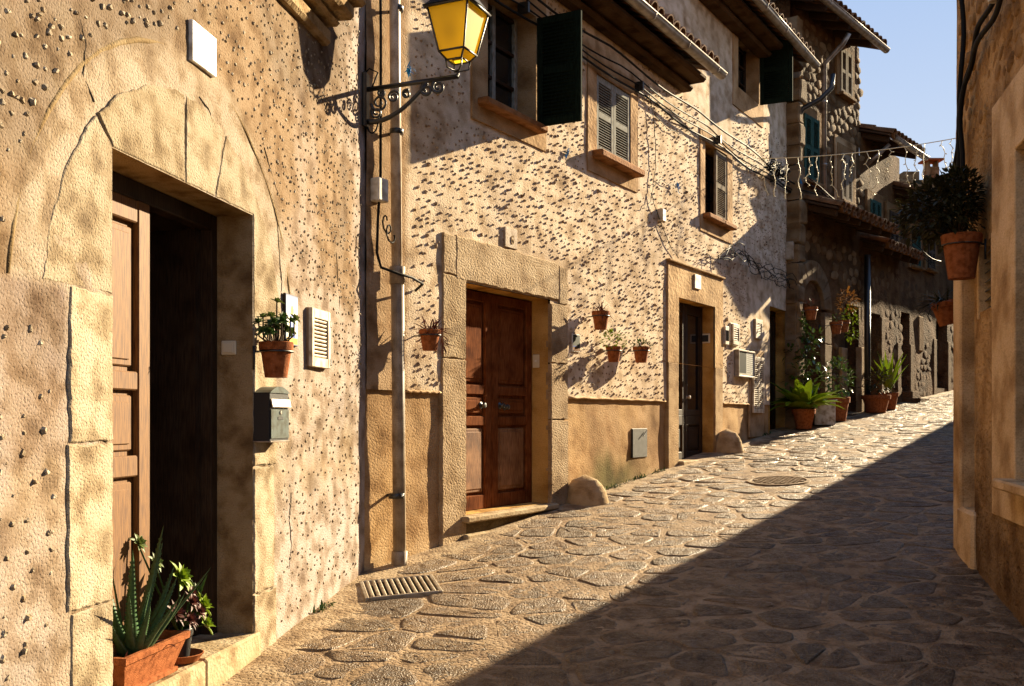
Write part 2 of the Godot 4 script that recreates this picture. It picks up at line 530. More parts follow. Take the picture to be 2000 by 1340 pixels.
# ------------------------------------------------------------------ eaves with barrel tiles, rafters and a gutter
func eave(parent: Node, x0: float, x1: float, y: float, out: float, back: float, courses: int, gutter: bool, boxed := false) -> void:
	var pitch := 0.32
	var dn := Vector3(0, -sin(pitch), cos(pitch))     # down the slope
	var up := Vector3(0, cos(pitch), sin(pitch))
	var edge := Vector3(0, y, out)
	var deck := MB.new()
	var run := (out + back) / cos(pitch)
	deck.box(Vector3((x0 + x1) / 2, 0, 0) + edge - dn * run / 2, Vector3(x1 - x0, 0.03, run), 0.0, Basis(Vector3.RIGHT, pitch))
	obj("roof_deck", deck, M.beam, parent)
	if boxed:      # a plastered, stepped underside in place of bare rafters
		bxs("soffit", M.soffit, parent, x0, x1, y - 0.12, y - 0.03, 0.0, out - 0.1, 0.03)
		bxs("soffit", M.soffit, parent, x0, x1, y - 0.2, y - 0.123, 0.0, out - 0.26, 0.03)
	var x := x0 + 0.15
	while x < x1 and not boxed:
		var b := MB.new()
		b.box(Vector3.ZERO, Vector3(0.075, 0.1, out + 0.25), 0.008)
		obj("rafter", b, M.beam, parent, Transform3D(Basis(Vector3.RIGHT, pitch), Vector3(x, 0, 0) + edge - dn * ((out + 0.25) / 2 + 0.02) - up * 0.066))
		x += 0.48
	var shapes := []
	for k in 4:
		var t := MB.new()
		t.group = 0
		var tone := r_(0.7, 1.0)
		t.col = Color(0.3 * tone, 0.17 * tone, 0.095 * tone)
		var n := 7
		for s in [0.0, -0.016]:
			for i in n:
				var a0 := PI * i / n
				var a1 := PI * (i + 1) / n
				var r0: float = 0.092 + s
				var r1: float = 0.074 + s
				var p := [Vector3(cos(a0) * r0, sin(a0) * r0, 0.0), Vector3(cos(a1) * r0, sin(a1) * r0, 0.0), Vector3(cos(a1) * r1, sin(a1) * r1, -0.42), Vector3(cos(a0) * r1, sin(a0) * r1, -0.42)]
				if s == 0.0:
					t.quad(p[0], p[3], p[2], p[1])
				else:
					t.quad(p[0], p[1], p[2], p[3])
		for i in n:
			var a0 := PI * i / n
			var a1 := PI * (i + 1) / n
			t.group = -1
			t.quad(Vector3(cos(a0), sin(a0), 0) * 0.076, Vector3(cos(a0), sin(a0), 0) * 0.092, Vector3(cos(a1), sin(a1), 0) * 0.092, Vector3(cos(a1), sin(a1), 0) * 0.076)
		shapes.append(t.mesh())
	var basis := Basis(Vector3.RIGHT, up, dn)
	x = x0 + 0.1
	while x < x1 - 0.05:
		for k in courses:
			var at := Vector3(x + r_(-0.008, 0.008), 0, 0) + edge + dn * (0.05 - 0.36 * k + r_(-0.012, 0.012)) + up * (0.035 + r_(0, 0.008))
			obj("roof_tile", shapes[rng.randi() % 4], M.roof_tile, parent, Transform3D(basis.rotated(up, r_(-0.03, 0.03)), at))
			var tro := Transform3D(Basis(-Vector3.RIGHT, -up, dn), at + Vector3(0.1, 0, 0) + up * 0.02)
			if k < 1:
				obj("channel_tile", shapes[rng.randi() % 4], M.roof_tile, parent, tro)
		x += 0.2
	if gutter:
		var gm := MB.new()
		gm.group = 0
		var c := edge + dn * 0.09 - up * 0.03
		var n := 8
		for i in n:
			var a0 := PI + PI * i / n
			var a1 := PI + PI * (i + 1) / n
			for r in [0.06, 0.056]:
				var p0 := Vector3(0, sin(a0) * r, cos(a0) * r) + c
				var p1 := Vector3(0, sin(a1) * r, cos(a1) * r) + c
				if r > 0.058:
					gm.quad(Vector3(x0, 0, 0) + p0, Vector3(x0, 0, 0) + p1, Vector3(x1, 0, 0) + p1, Vector3(x1, 0, 0) + p0)
				else:
					gm.quad(Vector3(x0, 0, 0) + p0, Vector3(x1, 0, 0) + p0, Vector3(x1, 0, 0) + p1, Vector3(x0, 0, 0) + p1)
		gm.tube([Vector3(x0, 0, 0) + c + Vector3(0, 0.002, 0.062), Vector3(x1, 0, 0) + c + Vector3(0, 0.002, 0.062)], 0.009, -1.0, 6)
		obj("gutter", gm, M.zinc, parent)
		x = x0 + 0.4
		while x < x1:
			var st := MB.new()
			st.tube([Vector3(x, 0, 0) + c + Vector3(0, 0.02, -0.07), Vector3(x, 0, 0) + c + Vector3(0, -0.062, -0.02), Vector3(x, 0, 0) + c + Vector3(0, -0.05, 0.045), Vector3(x, 0, 0) + c + Vector3(0, 0.012, 0.068)], 0.007, -1.0, 5)
			obj("gutter_bracket", st, M.zinc, parent)
			x += 0.9

# closes the back of a house so that no daylight leaks through its openings; leaves its rooms dark
func shell(parent: Node, x0: float, x1: float, y0: float, y1: float, z: float, deep: float) -> void:
	bxs("rear_wall", M.shell_dark, parent, x0, x1, y0, y1, z - deep - 0.2, z - deep, 0.0)
	bxs("side_wall", M.shell_dark, parent, x0 + 0.02, x0 + 0.2, y0, y1, z - deep, z - 0.24, 0.0)
	bxs("side_wall", M.shell_dark, parent, x1 - 0.2, x1 - 0.02, y0, y1, z - deep, z - 0.24, 0.0)
	bxs("attic_floor", M.shell_dark, parent, x0, x1, y1 + 0.004, y1 + 0.15, z - deep, z - 0.03, 0.0)

# ------------------------------------------------------------------ the house on the left with the arched doorway
func arch_house() -> void:
	var f := W1
	var h := thing("house", "ochre plaster house at far left with arched stone doorway and open wooden door", "house", f)
	var inv := f.affine_inverse()
	var door := rect(3.91, 5.21, 0.47, 2.58)
	var low := 0.55
	var c := Vector2(4.53, 1.9)
	var tint := func(u: float, y: float) -> Color:
		var a := Color(0.37, 0.235, 0.1)
		var p := soft.get_noise_2d(u * 45 + 11, y * 45)
		var q := soft.get_noise_2d(u * 24 + 300, y * 30)
		a = a.lerp(Color(0.27, 0.185, 0.09), smoothstep(0.02, 0.45, p + 0.1 * sin(u * 2)))
		a = a.lerp(Color(0.45, 0.32, 0.17), smoothstep(0.05, 0.4, q))
		var r := Vector2(u, y).distance_to(c)
		if y > 1.9:
			a = a.lerp(Color(0.46, 0.34, 0.175), smoothstep(1.3, 1.2, r + p * 0.08))
		elif u > 3.5 and u < 5.6:
			a = a.lerp(Color(0.46, 0.34, 0.175), 0.8)
		if u < 3.62 and y < 2.02:
			a = Color(0.36, 0.245, 0.125).lerp(Color(0.3, 0.21, 0.12), smoothstep(-0.1, 0.3, p))
			if y < 1.47 - (3.6 - u) * 0.28 + p * 0.1:
				a = Color(0.4, 0.275, 0.13)
		if u > 5.5:
			a = a.lerp(Color(0.55, 0.44, 0.28), smoothstep(1.6, 0.8, y + p * 0.5) * 0.75)
			a = a.lerp(Color(0.5, 0.36, 0.17), smoothstep(1.0, 1.3, y) * smoothstep(1.75, 1.55, y + p * 0.15) * 0.5)
			a = a.lerp(Color(0.56, 0.45, 0.29), smoothstep(6.75, 6.95, u) * 0.6)
			a = a.lerp(Color(0.2, 0.19, 0.06), smoothstep(0.25, 0.5, p + 0.25 - absf(u - 6.1) * 0.8 - absf(y - 0.62) * 1.2))
		var streak := soft.get_noise_2d(u * 150 + 40, y * 14)
		a = a.lerp(Color(0.2, 0.135, 0.07), smoothstep(0.08, 0.45, streak + p * 0.5) * (0.4 if u > 4.6 and y > 2.2 else 0.1))
		a = a.lerp(Color(0.52, 0.41, 0.26), smoothstep(0.12, 0.4, q - streak * 0.4) * 0.5)
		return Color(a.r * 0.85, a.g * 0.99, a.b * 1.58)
	sheet("wall", M.plaster_ochre, h, -1.5, 7.1, -0.6, 5.2, 0.045, [door], 0.016, tint, 0.0, false)
	reveal("door_reveal", M.cut_stone, h, door, 0.19, 0.0, Color(0.38, 0.28, 0.16))
	var stone_tones := [Color(0.39, 0.34, 0.26), Color(0.365, 0.315, 0.235), Color(0.4, 0.35, 0.27)]
	# arch stones: rays from the arch centre, flat undersides along the lintel line
	var r0 := 1.06
	var ray := func(a: float, r: float) -> Vector2: return c + Vector2(cos(a), sin(a)) * r
	var arcs := [
		[Vector2(3.905, 2.03), Vector2(3.905, 2.575), 2.33, PI - 0.12],
		[Vector2(3.915, 2.585), Vector2(4.485, 2.585), 1.62, 2.31],
		[Vector2(4.495, 2.585), Vector2(4.775, 2.585), 1.24, 1.6],
		[Vector2(4.785, 2.585), Vector2(5.22, 2.585), 0.42, 1.22],
	]
	for i in arcs.size():
		var s = arcs[i]
		var pts := [s[0], s[1]]
		if i == 3:
			pts = [Vector2(4.785, 2.585), Vector2(5.215, 2.585), Vector2(5.22, 2.04)]
			s = [0, 0, 0.13, 1.22]
		var n := 9
		for k in n + 1:
			pts.append(ray.call(lerpf(s[2], s[3], float(k) / n), r0 + 0.006 * sin(k * 2.1)))
		if i == 0:
			pts.reverse()
		elif i != 3:
			pts = [s[0], s[1]]
			for k in n + 1:
				pts.append(ray.call(lerpf(s[2], s[3], float(k) / n), r0 + 0.006 * sin(k * 2.1)))
		var m := slab(pts, -0.05, 0.004, 0.004, 0.003, 0.03)
		paint(m, stone_tones[i % 3])
		obj("arch_stone", m, M.cut_stone, h)
	var blocks := [[3.63, 3.905, 1.475, 2.02], [3.62, 3.905, 0.88, 1.465], [3.64, 3.905, 0.2, 0.87], [5.216, 5.5, 1.32, 2.03], [5.216, 5.47, 0.675, 1.31], [5.216, 5.5, 0.2, 0.665]]
	for b in blocks:
		var m := slab(box4(b[0], b[1], b[2], b[3]), -0.05, 0.008, 0.005, 0.005, 0.03)
		paint(m, Color(0.47, 0.415, 0.32) * r_(0.93, 1.04))
		obj("jamb_stone", m, M.cut_stone, h)
	# the plaster fillet that runs round the arch
	var fil := []
	for k in 25:
		fil.append(Vector3(c.x + cos(lerpf(0.05, PI - 0.1, k / 24.0)) * 1.235, c.y + sin(lerpf(0.05, PI - 0.1, k / 24.0)) * 1.235, -0.011 + 0.003 * sin(k * 1.7)))
	var fm := MB.new()
	fm.col = Color(0.32, 0.25, 0.15)
	fm.tube(fil, 0.014, -1.0, 6)
	obj("plaster_fillet", fm, M.plaster_ochre, h)
	for cr in [[[5.44, 2.74], [5.53, 2.6], [5.56, 2.42], [5.6, 2.3], [5.59, 2.2]], [[3.8, 2.72], [3.72, 2.8], [3.74, 2.92], [3.69, 3.0]], [[4.62, 2.99], [4.72, 2.96], [4.76, 2.9]], [[5.36, 2.96], [5.5, 2.8], [5.62, 2.7]], [[5.72, 1.15], [5.7, 1.0], [5.74, 0.86], [5.69, 0.7]], [[6.5, 2.6], [6.55, 2.3], [6.5, 2.05]]]:
		var cm := MB.new()
		var cp := []
		for i in cr.size() - 1:
			for q in 5:
				cp.append(Vector3(lerpf(cr[i][0], cr[i + 1][0], q / 5.0) + r_(-0.006, 0.006), lerpf(cr[i][1], cr[i + 1][1], q / 5.0), 0.016 * uneven(cr[i][0], cr[i][1], 0.0)))
		cm.tube(cp, 0.004, 0.002, 5)
		obj("crack", cm, M.soil, h)
	# threshold
	var t1 := bxs("threshold_stone", M.cut_stone, h, 4.66, 5.28, 0.1, 0.478, -0.35, 0.018, 0.012)
	var t2 := bxs("threshold_stone", M.cut_stone, h, 3.55, 4.655, 0.1, 0.474, -0.35, 0.02, 0.012)
	for t in [t1, t2]:
		t.material_override = M.threshold
	# the dark hall behind the door
	bxs("hall_wall", M.inside_dark, h, 2.4, 6.4, 0.2, 3.0, -3.4, -3.2, 0.0)
	bxs("hall_wall", M.inside_dark, h, 2.4, 2.6, 0.2, 3.0, -3.2, -0.24, 0.0)
	bxs("hall_wall", M.inside_dark, h, 5.35, 5.5, 0.2, 3.0, -3.2, -0.3, 0.0)
	bxs("hall_ceiling", M.inside_dark, h, 2.4, 6.4, 3.0, 3.15, -3.4, -0.06, 0.0)
	bxs("hall_floor", M.inside_dark, h, 2.4, 6.4, 0.2, 0.44, -3.4, -0.36, 0.0)
	bxs("hall_wall", M.inside_dark, h, 2.4, 3.9, 0.2, 3.0, -0.24, -0.06, 0.0)
	bxs("hall_wall", M.inside_dark, h, 5.22, 5.5, 0.2, 3.0, -0.3, -0.06, 0.0)
	bxs("hall_wall", M.inside_dark, h, 3.9, 5.22, 2.6, 3.0, -0.24, -0.06, 0.0)
	bxs("door_frame", M.wood_dark, h, 5.15, 5.21, 0.478, 2.58, -0.26, -0.19, 0.004)
	bxs("door_frame", M.wood_dark, h, 3.912, 5.15, 2.5, 2.58, -0.26, -0.19, 0.004)
	var lf := leaf("door_leaf", M.wood_honey, h, 3.93, 4.54, 0.482, 2.5, -0.2, [[0.62, 1.31], [1.4, 1.68], [1.76, 2.4]], 0.1)
	var open_leaf := leaf("open_door_leaf", M.wood_dark, h, 0, 0.6, 0.482, 2.5, 0, [[0.62, 1.31], [1.4, 2.4]], 0.1)
	open_leaf.transform = Transform3D(Basis(Vector3.UP, 1.45), Vector3(5.14, 0, -0.25)) * Transform3D(Basis(), Vector3(0.3, 1.49, -0.03))
	tag(open_leaf, "dark door leaf swung open into the hall", "")
	# moulded sill of the window above
	for s in [[4.7, 6.36, 4.06, 4.16, 0.24], [4.75, 6.31, 3.965, 4.057, 0.18], [4.78, 6.28, 3.92, 3.96, 0.1]]:
		bxs("window_sill", M.sill_stone, h, s[0], s[1], s[2], s[3], -0.02, s[4], 0.02)
	bxs("plaster_ledge", M.sill_stone, h, 4.74, 6.26, 3.8, 3.905, -0.02, 0.05, 0.02)
	# stone chips, laid in rows
	var bars := [rect(3.58, 5.56, -1, 2.3), rect(5.5, 6.42, 1.78, 2.27), rect(4.45, 4.82, 3.05, 3.36), rect(6.98, 7.2, 0, 6), rect(4.6, 6.5, 3.78, 6)]
	var spots := []
	var y := 0.5
	var row := 0
	while y < 4.9:
		var u := 2.6 + r_(0, 0.06)
		while u < 7.0:
			var gap := 0.062
			var sparse := 0.05
			var size := r_(0.009, 0.016) * (1.25 if u < 4.6 else 1.0)
			if u < 3.62 and y < 2.02:
				gap = 0.11
				sparse = 0.4
				size = r_(0.008, 0.02)
			elif u > 5.5 and y < 1.75:
				gap = 0.075
				sparse = 0.2
			elif u > 5.5:
				gap = 0.052
			var uu := u + r_(-0.022, 0.022)
			var yy := y + r_(-0.022, 0.022) + 0.02 * sin(u * 3.0 + row)
			if u < 3.62 and y < 2.02:
				yy += r_(-0.05, 0.05)
			var clear := Vector2(uu, yy).distance_to(c) > 1.29 or yy < 1.9
			if clear and not barred(uu, yy, bars) and rng.randf() > sparse and yy > foot(f, uu) + 0.08:
				spots.append([uu, yy, size, size * r_(0.45, 0.8)])
			u += gap
		y += 0.056
		row += 1
	chips(h, f, spots, 0.0, 0.016, [lin(0.46, 0.38, 0.27), lin(0.42, 0.34, 0.23), lin(0.54, 0.47, 0.36), lin(0.36, 0.27, 0.16)])
	# louvred vent, in its own little door
	vent(h, M.vent_paint, 5.96, 6.27, 1.86, 2.2, 0.012, 1, 1, 10)
	for y2 in [1.9, 2.13]:
		bxs("vent_hinge", M.iron, h, 6.275, 6.315, y2 - 0.022, y2 + 0.022, 0.0, 0.035, 0.006)
	bxs("vent_post", M.vent_paint, h, 6.272, 6.3, 1.86, 2.2, 0.0, 0.03, 0.003)

func paint(m: MB, tone: Color) -> void:
	for i in m.c.size():
		m.c[i] = tone

# ------------------------------------------------------------------ the long house set with stone chips
func chip_house() -> void:
	var f := W2
	var h := thing("house", "long pale house with stone chips in its plaster and a red wooden door", "house", f)
	var d2 := rect(1.2, 2.58, 0.8, 2.63)
	var d3 := rect(5.62, 6.83, 1.06, 2.96)
	var d4 := rect(9.2, 10.1, 1.3, 3.2)
	var w1 := rect(1.51, 2.3, 4.13, 5.08)
	var w2 := rect(3.5, 4.3, 4.17, 4.94)
	var w3 := rect(6.5, 7.32, 4.08, 4.97)
	var w4 := rect(7.75, 8.65, 5.98, 6.75)
	var holes := [d2, d3, d4, w1, w2, w3, w4]
	var tint := func(u: float, y: float) -> Color:
		var p := soft.get_noise_2d(u * 40 + 91, y * 50)
		var q := soft.get_noise_2d(u * 110 + 9, y * 18)
		var a := Color(0.84, 0.73, 0.6).lerp(Color(0.7, 0.585, 0.46), smoothstep(-0.1, 0.4, p))
		a = a.lerp(Color(0.84, 0.73, 0.6), smoothstep(0.1, 0.45, q) * 0.6)
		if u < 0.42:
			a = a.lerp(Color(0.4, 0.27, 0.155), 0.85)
		for s in [rect(1.28, 2.48, 3.94, 5.2), rect(3.31, 4.48, 3.95, 5.1), rect(6.34, 7.52, 3.85, 5.12), rect(5.3, 7.13, 0.5, 3.34)]:
			if s.has_point(Vector2(u, y)):
				a = Color(0.58, 0.4, 0.24).lerp(Color(0.5, 0.34, 0.19), smoothstep(-0.2, 0.3, p + q * 0.5))
		return a
	var low := func(u: float, y: float) -> Color:
		var p := soft.get_noise_2d(u * 45 + 191, y * 45)
		var q := soft.get_noise_2d(u * 130 + 29, y * 40)
		var a := Color(0.52, 0.36, 0.205).lerp(Color(0.38, 0.25, 0.135), smoothstep(-0.1, 0.35, p))
		a = a.lerp(Color(0.62, 0.43, 0.23), smoothstep(0.0, 0.4, q) * 0.7)
		var g := y - foot(f, u)
		a = a.lerp(Color(0.6, 0.46, 0.29), smoothstep(0.2, 0.0, g + p * 0.2) * 0.5)
		a = a.lerp(Color(0.1, 0.105, 0.025), clampf(smoothstep(0.42, 0.1, g + q * 0.25) * smoothstep(1.1, 0.1, absf(u - 4.0) + p * 0.6) * 0.9, 0, 1))
		a = a.lerp(Color(0.13, 0.12, 0.04), clampf(smoothstep(0.2, 0.05, g + q * 0.2) * smoothstep(0.4, 0.1, absf(u - 3.1)) * 0.8, 0, 1))
		return a
	# the chip-set plaster stands a little proud of the smooth dado below it
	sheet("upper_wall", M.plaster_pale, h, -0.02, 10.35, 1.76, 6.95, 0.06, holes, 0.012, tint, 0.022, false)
	sheet("dado", M.dado, h, -0.02, 10.35, -0.2, 1.8, 0.06, holes, 0.014, low, 0.0, false)
	for s in [[0.42, 0.86], [2.92, 5.28], [7.15, 8.25]]:
		var lip := MB.new()
		var pts := []
		for k in 16:
			pts.append(Vector3(lerpf(s[0], s[1], k / 15.0), 1.757 + 0.004 * sin(k * 2.3 + s[0]), 0.024))
		lip.col = Color(0.72, 0.55, 0.38)
		lip.tube(pts, 0.011, -1.0, 5)
		obj("plaster_lip", lip, M.plaster_pale, h)
	# smooth plaster surrounds, slightly proud of the chip-set face
	for s in [[1.28, 2.48, 3.94, 5.3, w1], [3.31, 4.48, 3.95, 5.08, w2], [6.34, 7.52, 3.85, 5.1, w3], [7.55, 8.85, 5.7, 6.9, w4]]:
		var sur := sheet("window_surround", M.plaster_smooth, h, s[0], s[1], s[2], s[3], 0.08, [s[4]], 0.004, func(u, y): return Color(0.55, 0.385, 0.23) * (1.0 + 0.25 * soft.get_noise_2d(u * 60, y * 60)), 0.036, false)
		edge(h, s[0], s[1], s[2], s[3], 0.0, 0.036)
	for w in [w1, w2, w3, w4]:
		reveal("window_reveal", M.plaster_flat, h, w, 0.21, 0.036)
	for d in [d2, d3, d4]:
		reveal("door_reveal", M.plaster_yellow, h, d, 0.2, 0.0 if d == d2 else 0.022)
	# stone frame of the red door
	var tone := Color(0.48, 0.375, 0.25)
	for b in [[0.87, 1.197, 0.45, 2.015], [0.88, 1.197, 2.025, 2.66], [2.583, 2.91, 0.5, 1.545], [2.583, 2.905, 1.555, 2.055], [2.583, 2.9, 2.065, 2.6]]:
		var m := slab(box4(b[0], b[1], b[2], b[3]), -0.02, 0.036, 0.007, 0.005, 0.05)
		paint(m, tone * r_(0.92, 1.06))
		obj("jamb_stone", m, M.coarse_stone, h)
	for b in [[1.06, 2.72, 2.64, 2.975], [0.885, 1.05, 2.67, 2.97], [2.73, 2.89, 2.61, 2.95]]:
		var m := slab(box4(b[0], b[1], b[2], b[3]), -0.02, 0.039, 0.007, 0.006, 0.05)
		paint(m, Color(0.52, 0.415, 0.285) * r_(0.96, 1.05))
		obj("lintel_stone", m, M.coarse_stone, h)
	bxs("door_step", M.threshold, h, 1.13, 2.62, 0.745, 0.797, -0.2, 0.1, 0.012)
	bxs("door_step", M.step_dark, h, 1.2, 2.58, 0.4, 0.742, -0.2, 0.03, 0.006)
	bxs("door_step", M.threshold, h, 1.14, 2.4, 0.4, 0.655, 0.03, 0.085, 0.012)
	# the red plank door: two leaves of boards with a middle rail
	for s in [[1.205, 1.885], [1.892, 2.575]]:
		var lf := leaf("door_leaf", M.wood_red, h, s[0], s[1], 0.8, 2.62, -0.175, [[0.92, 1.5], [1.58, 1.76], [1.84, 2.54]], 0.1, 0.006)
		for part in lf.get_children():
			if (lf.transform * part.transform.origin).y < 1.56 and part.name.begins_with("panel"):
				part.material_override = M.wood_red_low
	for k in [[1.72, 1.67], [2.02, 1.67], [2.1, 1.66]]:
		var kb := MB.new()
		kb.lathe([Vector2(0.0, 0.05), Vector2(0.02, 0.045), Vector2(0.026, 0.03), Vector2(0.012, 0.012), Vector2(0.03, 0.0)], 12, Vector3.ZERO, Basis(Vector3.RIGHT, PI / 2))
		obj("door_knob", kb, M.iron, h, Transform3D(Basis(), Vector3(k[0], k[1], -0.166)))
	# the dark glazed door further up
	for b in [[5.3, 5.617, 0.6, 2.2], [6.835, 7.12, 0.7, 2.2]]:
		var m := slab(box4(b[0], b[1], b[2], b[3]), -0.02, 0.046, 0.01, 0.004, 0.06)
		paint(m, Color(0.5, 0.36, 0.2))
		obj("jamb_stone", m, M.coarse_stone, h)
	sheet("door_surround", M.plaster_smooth, h, 5.3, 7.13, 2.2, 3.34, 0.08, [d3], 0.004, func(u, y): return Color(0.6, 0.43, 0.25) * (1.0 + 0.3 * soft.get_noise_2d(u * 70, y * 50)), 0.044, false)
	edge(h, 5.3, 7.13, 2.2, 3.34, 0.0, 0.044)
	bxs("door_drip", M.plaster_flat, h, 5.28, 7.15, 3.34, 3.365, 0.0, 0.075, 0.006)
	bxs("door_step", M.threshold, h, 5.6, 6.86, 0.7, 1.07, -0.2, 0.11, 0.012)
	for s in [[5.63, 6.22], [6.23, 6.82]]:
		leaf("door_leaf", M.wood_dark, h, s[0], s[1], 1.07, 1.6, -0.13, [[1.16, 1.48]], 0.08)
		bxs("door_pane", M.glaze_dark, h, s[0] + 0.07, s[1] - 0.07, 1.66, 2.84, -0.165, -0.15, 0.0)
		bxs("door_rail", M.wood_dark, h, s[0] + 0.08, s[1] - 0.08, 2.84, 2.95, -0.17, -0.12, 0.004)
		bxs("door_rail", M.wood_dark, h, s[0] + 0.08, s[1] - 0.08, 1.6, 1.67, -0.17, -0.12, 0.004)
		for e in [s[0], s[1] - 0.08]:
			bxs("door_stile", M.wood_dark, h, e, e + 0.08, 1.6, 2.95, -0.17, -0.118, 0.004)
	var kb2 := MB.new()
	kb2.lathe([Vector2(0.0, 0.05), Vector2(0.02, 0.045), Vector2(0.024, 0.03), Vector2(0.01, 0.012), Vector2(0.02, 0.0)], 12, Vector3.ZERO, Basis(Vector3.RIGHT, PI / 2))
	obj("door_knob", kb2, M.zinc, h, Transform3D(Basis(), Vector3(6.28, 1.82, -0.118)))
	# the last, plain dark door
	leaf("door_leaf", M.wood_dark, h, 9.2, 10.1, 1.3, 3.2, -0.17, [[1.5, 2.2], [2.3, 3.1]], 0.1)
	# shutters
	var up := Basis(Vector3.UP, -PI / 2 + 0.06)
	var s1 := shutter("open_shutter", M.shutter_green, h, Transform3D(up, Vector3(2.3, 4.11, 0.05)), 0.42, 0.95, 2, 12)
	bxs("shutter_back", M.shutter_green, h, 2.315, 2.322, 4.16, 5.02, 0.1, 0.42, 0.0)
	tag(s1, "dark green shutter swung open at a right angle", "")
	shutter("open_shutter", M.shutter_green, h, Transform3D(Basis(Vector3.UP, -PI / 2 + 0.1), Vector3(8.65, 5.97, 0.05)), 0.45, 0.95, 2, 12)
	bxs("shutter_back", M.shutter_green, h, 8.672, 8.68, 6.02, 6.86, 0.1, 0.44, 0.0)
	var win := func(w: Rect2, x0: float, x1: float):
		bxs("window_pane", M.glaze_dark, h, w.position.x, w.end.x, w.position.y, w.end.y, -0.2, -0.185, 0.0)
		for x in [w.position.x + 0.03, (w.position.x + w.end.x) / 2, w.end.x - 0.03]:
			bxs("window_frame", M.shutter_grey if x0 < 2 else M.wood_dark, h, x - 0.025, x + 0.025, w.position.y, w.end.y, -0.184, -0.15, 0.004)
		for k in 4:
			var yy := lerpf(w.position.y + 0.03, w.end.y - 0.03, k / 3.0)
			bxs("glazing_bar", M.wood_dark, h, w.position.x + 0.056, w.end.x - 0.056, yy - 0.015, yy + 0.015, -0.184, -0.155, 0.003)
	for w in [w1, w2, w3, w4]:
		win.call(w, w.position.x, 0)
	for s in [[3.505, 0.395], [3.902, 0.395]]:
		var l := shutter("closed_shutter", M.shutter_grey, h, Transform3D(Basis(), Vector3(s[0], 4.175, 0.012)), s[1], 0.755, 2, 11)
		tag(l, "closed grey louvred shutter", "")
	var l3 := shutter("half_open_shutter", M.shutter_white, h, Transform3D(Basis(), Vector3(6.91, 4.085, 0.012)), 0.4, 0.87, 2, 14)
	tag(l3, "closed pale louvred shutter", "")
	for s in [[1.36, 2.36, 4.06, 4.125, 0.13], [3.4, 4.42, 4.09, 4.165, 0.15], [6.42, 7.44, 4.01, 4.075, 0.13]]:
		bxs("window_sill", M.sill_terra, h, s[0], s[1], s[2], s[3], 0.0, s[4], 0.014)
	# vents
	vent(h, M.vent_paint, 7.44, 7.7, 2.53, 2.8, 0.05, 1, 1, 6)
	bxs("vent_box", M.vent_paint, h, 7.42, 7.72, 2.52, 2.815, 0.0, 0.045, 0.006)
	vent(h, M.vent_paint, 8.45, 8.75, 2.68, 2.95, 0.03, 1, 1, 7)
	vent(h, M.vent_paint, 8.34, 8.82, 1.64, 2.42, 0.035, 2, 2, 11)
	bxs("vent_plaster", M.plaster_flat, h, 8.25, 8.9, 1.3, 2.52, 0.0, 0.03, 0.01)
	# chips
	var bars := [rect(-0.1, 0.52, -1, 9), rect(0.84, 2.95, 0, 3.02), rect(1.24, 2.52, 3.9, 9), rect(3.27, 4.52, 3.9, 9), rect(6.3, 7.56, 3.8, 9), rect(5.26, 7.17, 0, 3.42), rect(7.36, 7.8, 2.46, 2.88), rect(8.22, 10.4, 0, 3.55), rect(7.5, 8.9, 5.65, 9), rect(7.55, 8.3, 2.0, 2.5), rect(-1, 6.95, 5.35, 9)]
	var spots := []
	var y := 1.8
	var row := 0
	while y < 5.7:
		var u := 0.5 + r_(0, 0.08)
		while u < 10.2:
			var uu := u + r_(-0.026, 0.026)
			var yy := y + r_(-0.018, 0.018) + 0.018 * sin(u * 2.2 + row * 0.7)
			if not barred(uu, yy, bars) and rng.randf() > 0.05 + 0.5 * smoothstep(0.2, 0.5, soft.get_noise_2d(uu * 70 + 55, yy * 70)):
				var s := 0.0138 * exp(rng.randfn(0.0, 0.26))
				spots.append([uu, yy, s, s * r_(0.5, 1.05)])
			u += 0.074
		y += 0.061 if row > 0 else 0.05
		row += 1
	chips(h, f, spots, 0.022, 0.012, [lin(0.45, 0.34, 0.24), lin(0.34, 0.24, 0.16), lin(0.55, 0.44, 0.33)])
	# roofs: a low one, then a taller one beyond it
	eave(h, -0.25, 5.8, 5.56, 0.42, 3.0, 3, true, true)
	bxs("gable_wall", M.plaster_flat, h, 5.8, 5.92, 5.3, 7.2, -3.0, 0.0, 0.0)
	eave(h, 5.9, 9.75, 6.83, 0.47, 3.0, 2, true, true)
	shell(h, 0.0, 10.3, 0.0, 5.2, 0.0, 3.0)

func edge(parent: Node, x0: float, x1: float, y0: float, y1: float, z0: float, z1: float) -> void:
	var m := MB.new()
	m.col = Color(0.55, 0.385, 0.23)
	m.quad(Vector3(x0, y0, z0), Vector3(x0, y0, z1), Vector3(x0, y1, z1), Vector3(x0, y1, z0))
	m.quad(Vector3(x1, y0, z1), Vector3(x1, y0, z0), Vector3(x1, y1, z0), Vector3(x1, y1, z1))
	m.quad(Vector3(x0, y1, z1), Vector3(x1, y1, z1), Vector3(x1, y1, z0), Vector3(x0, y1, z0))
	m.quad(Vector3(x0, y0, z0), Vector3(x1, y0, z0), Vector3(x1, y0, z1), Vector3(x0, y0, z1))
	obj("surround_edge", m, M.plaster_smooth, parent)

# ------------------------------------------------------------------ rubble masonry
var rubble_shapes := []

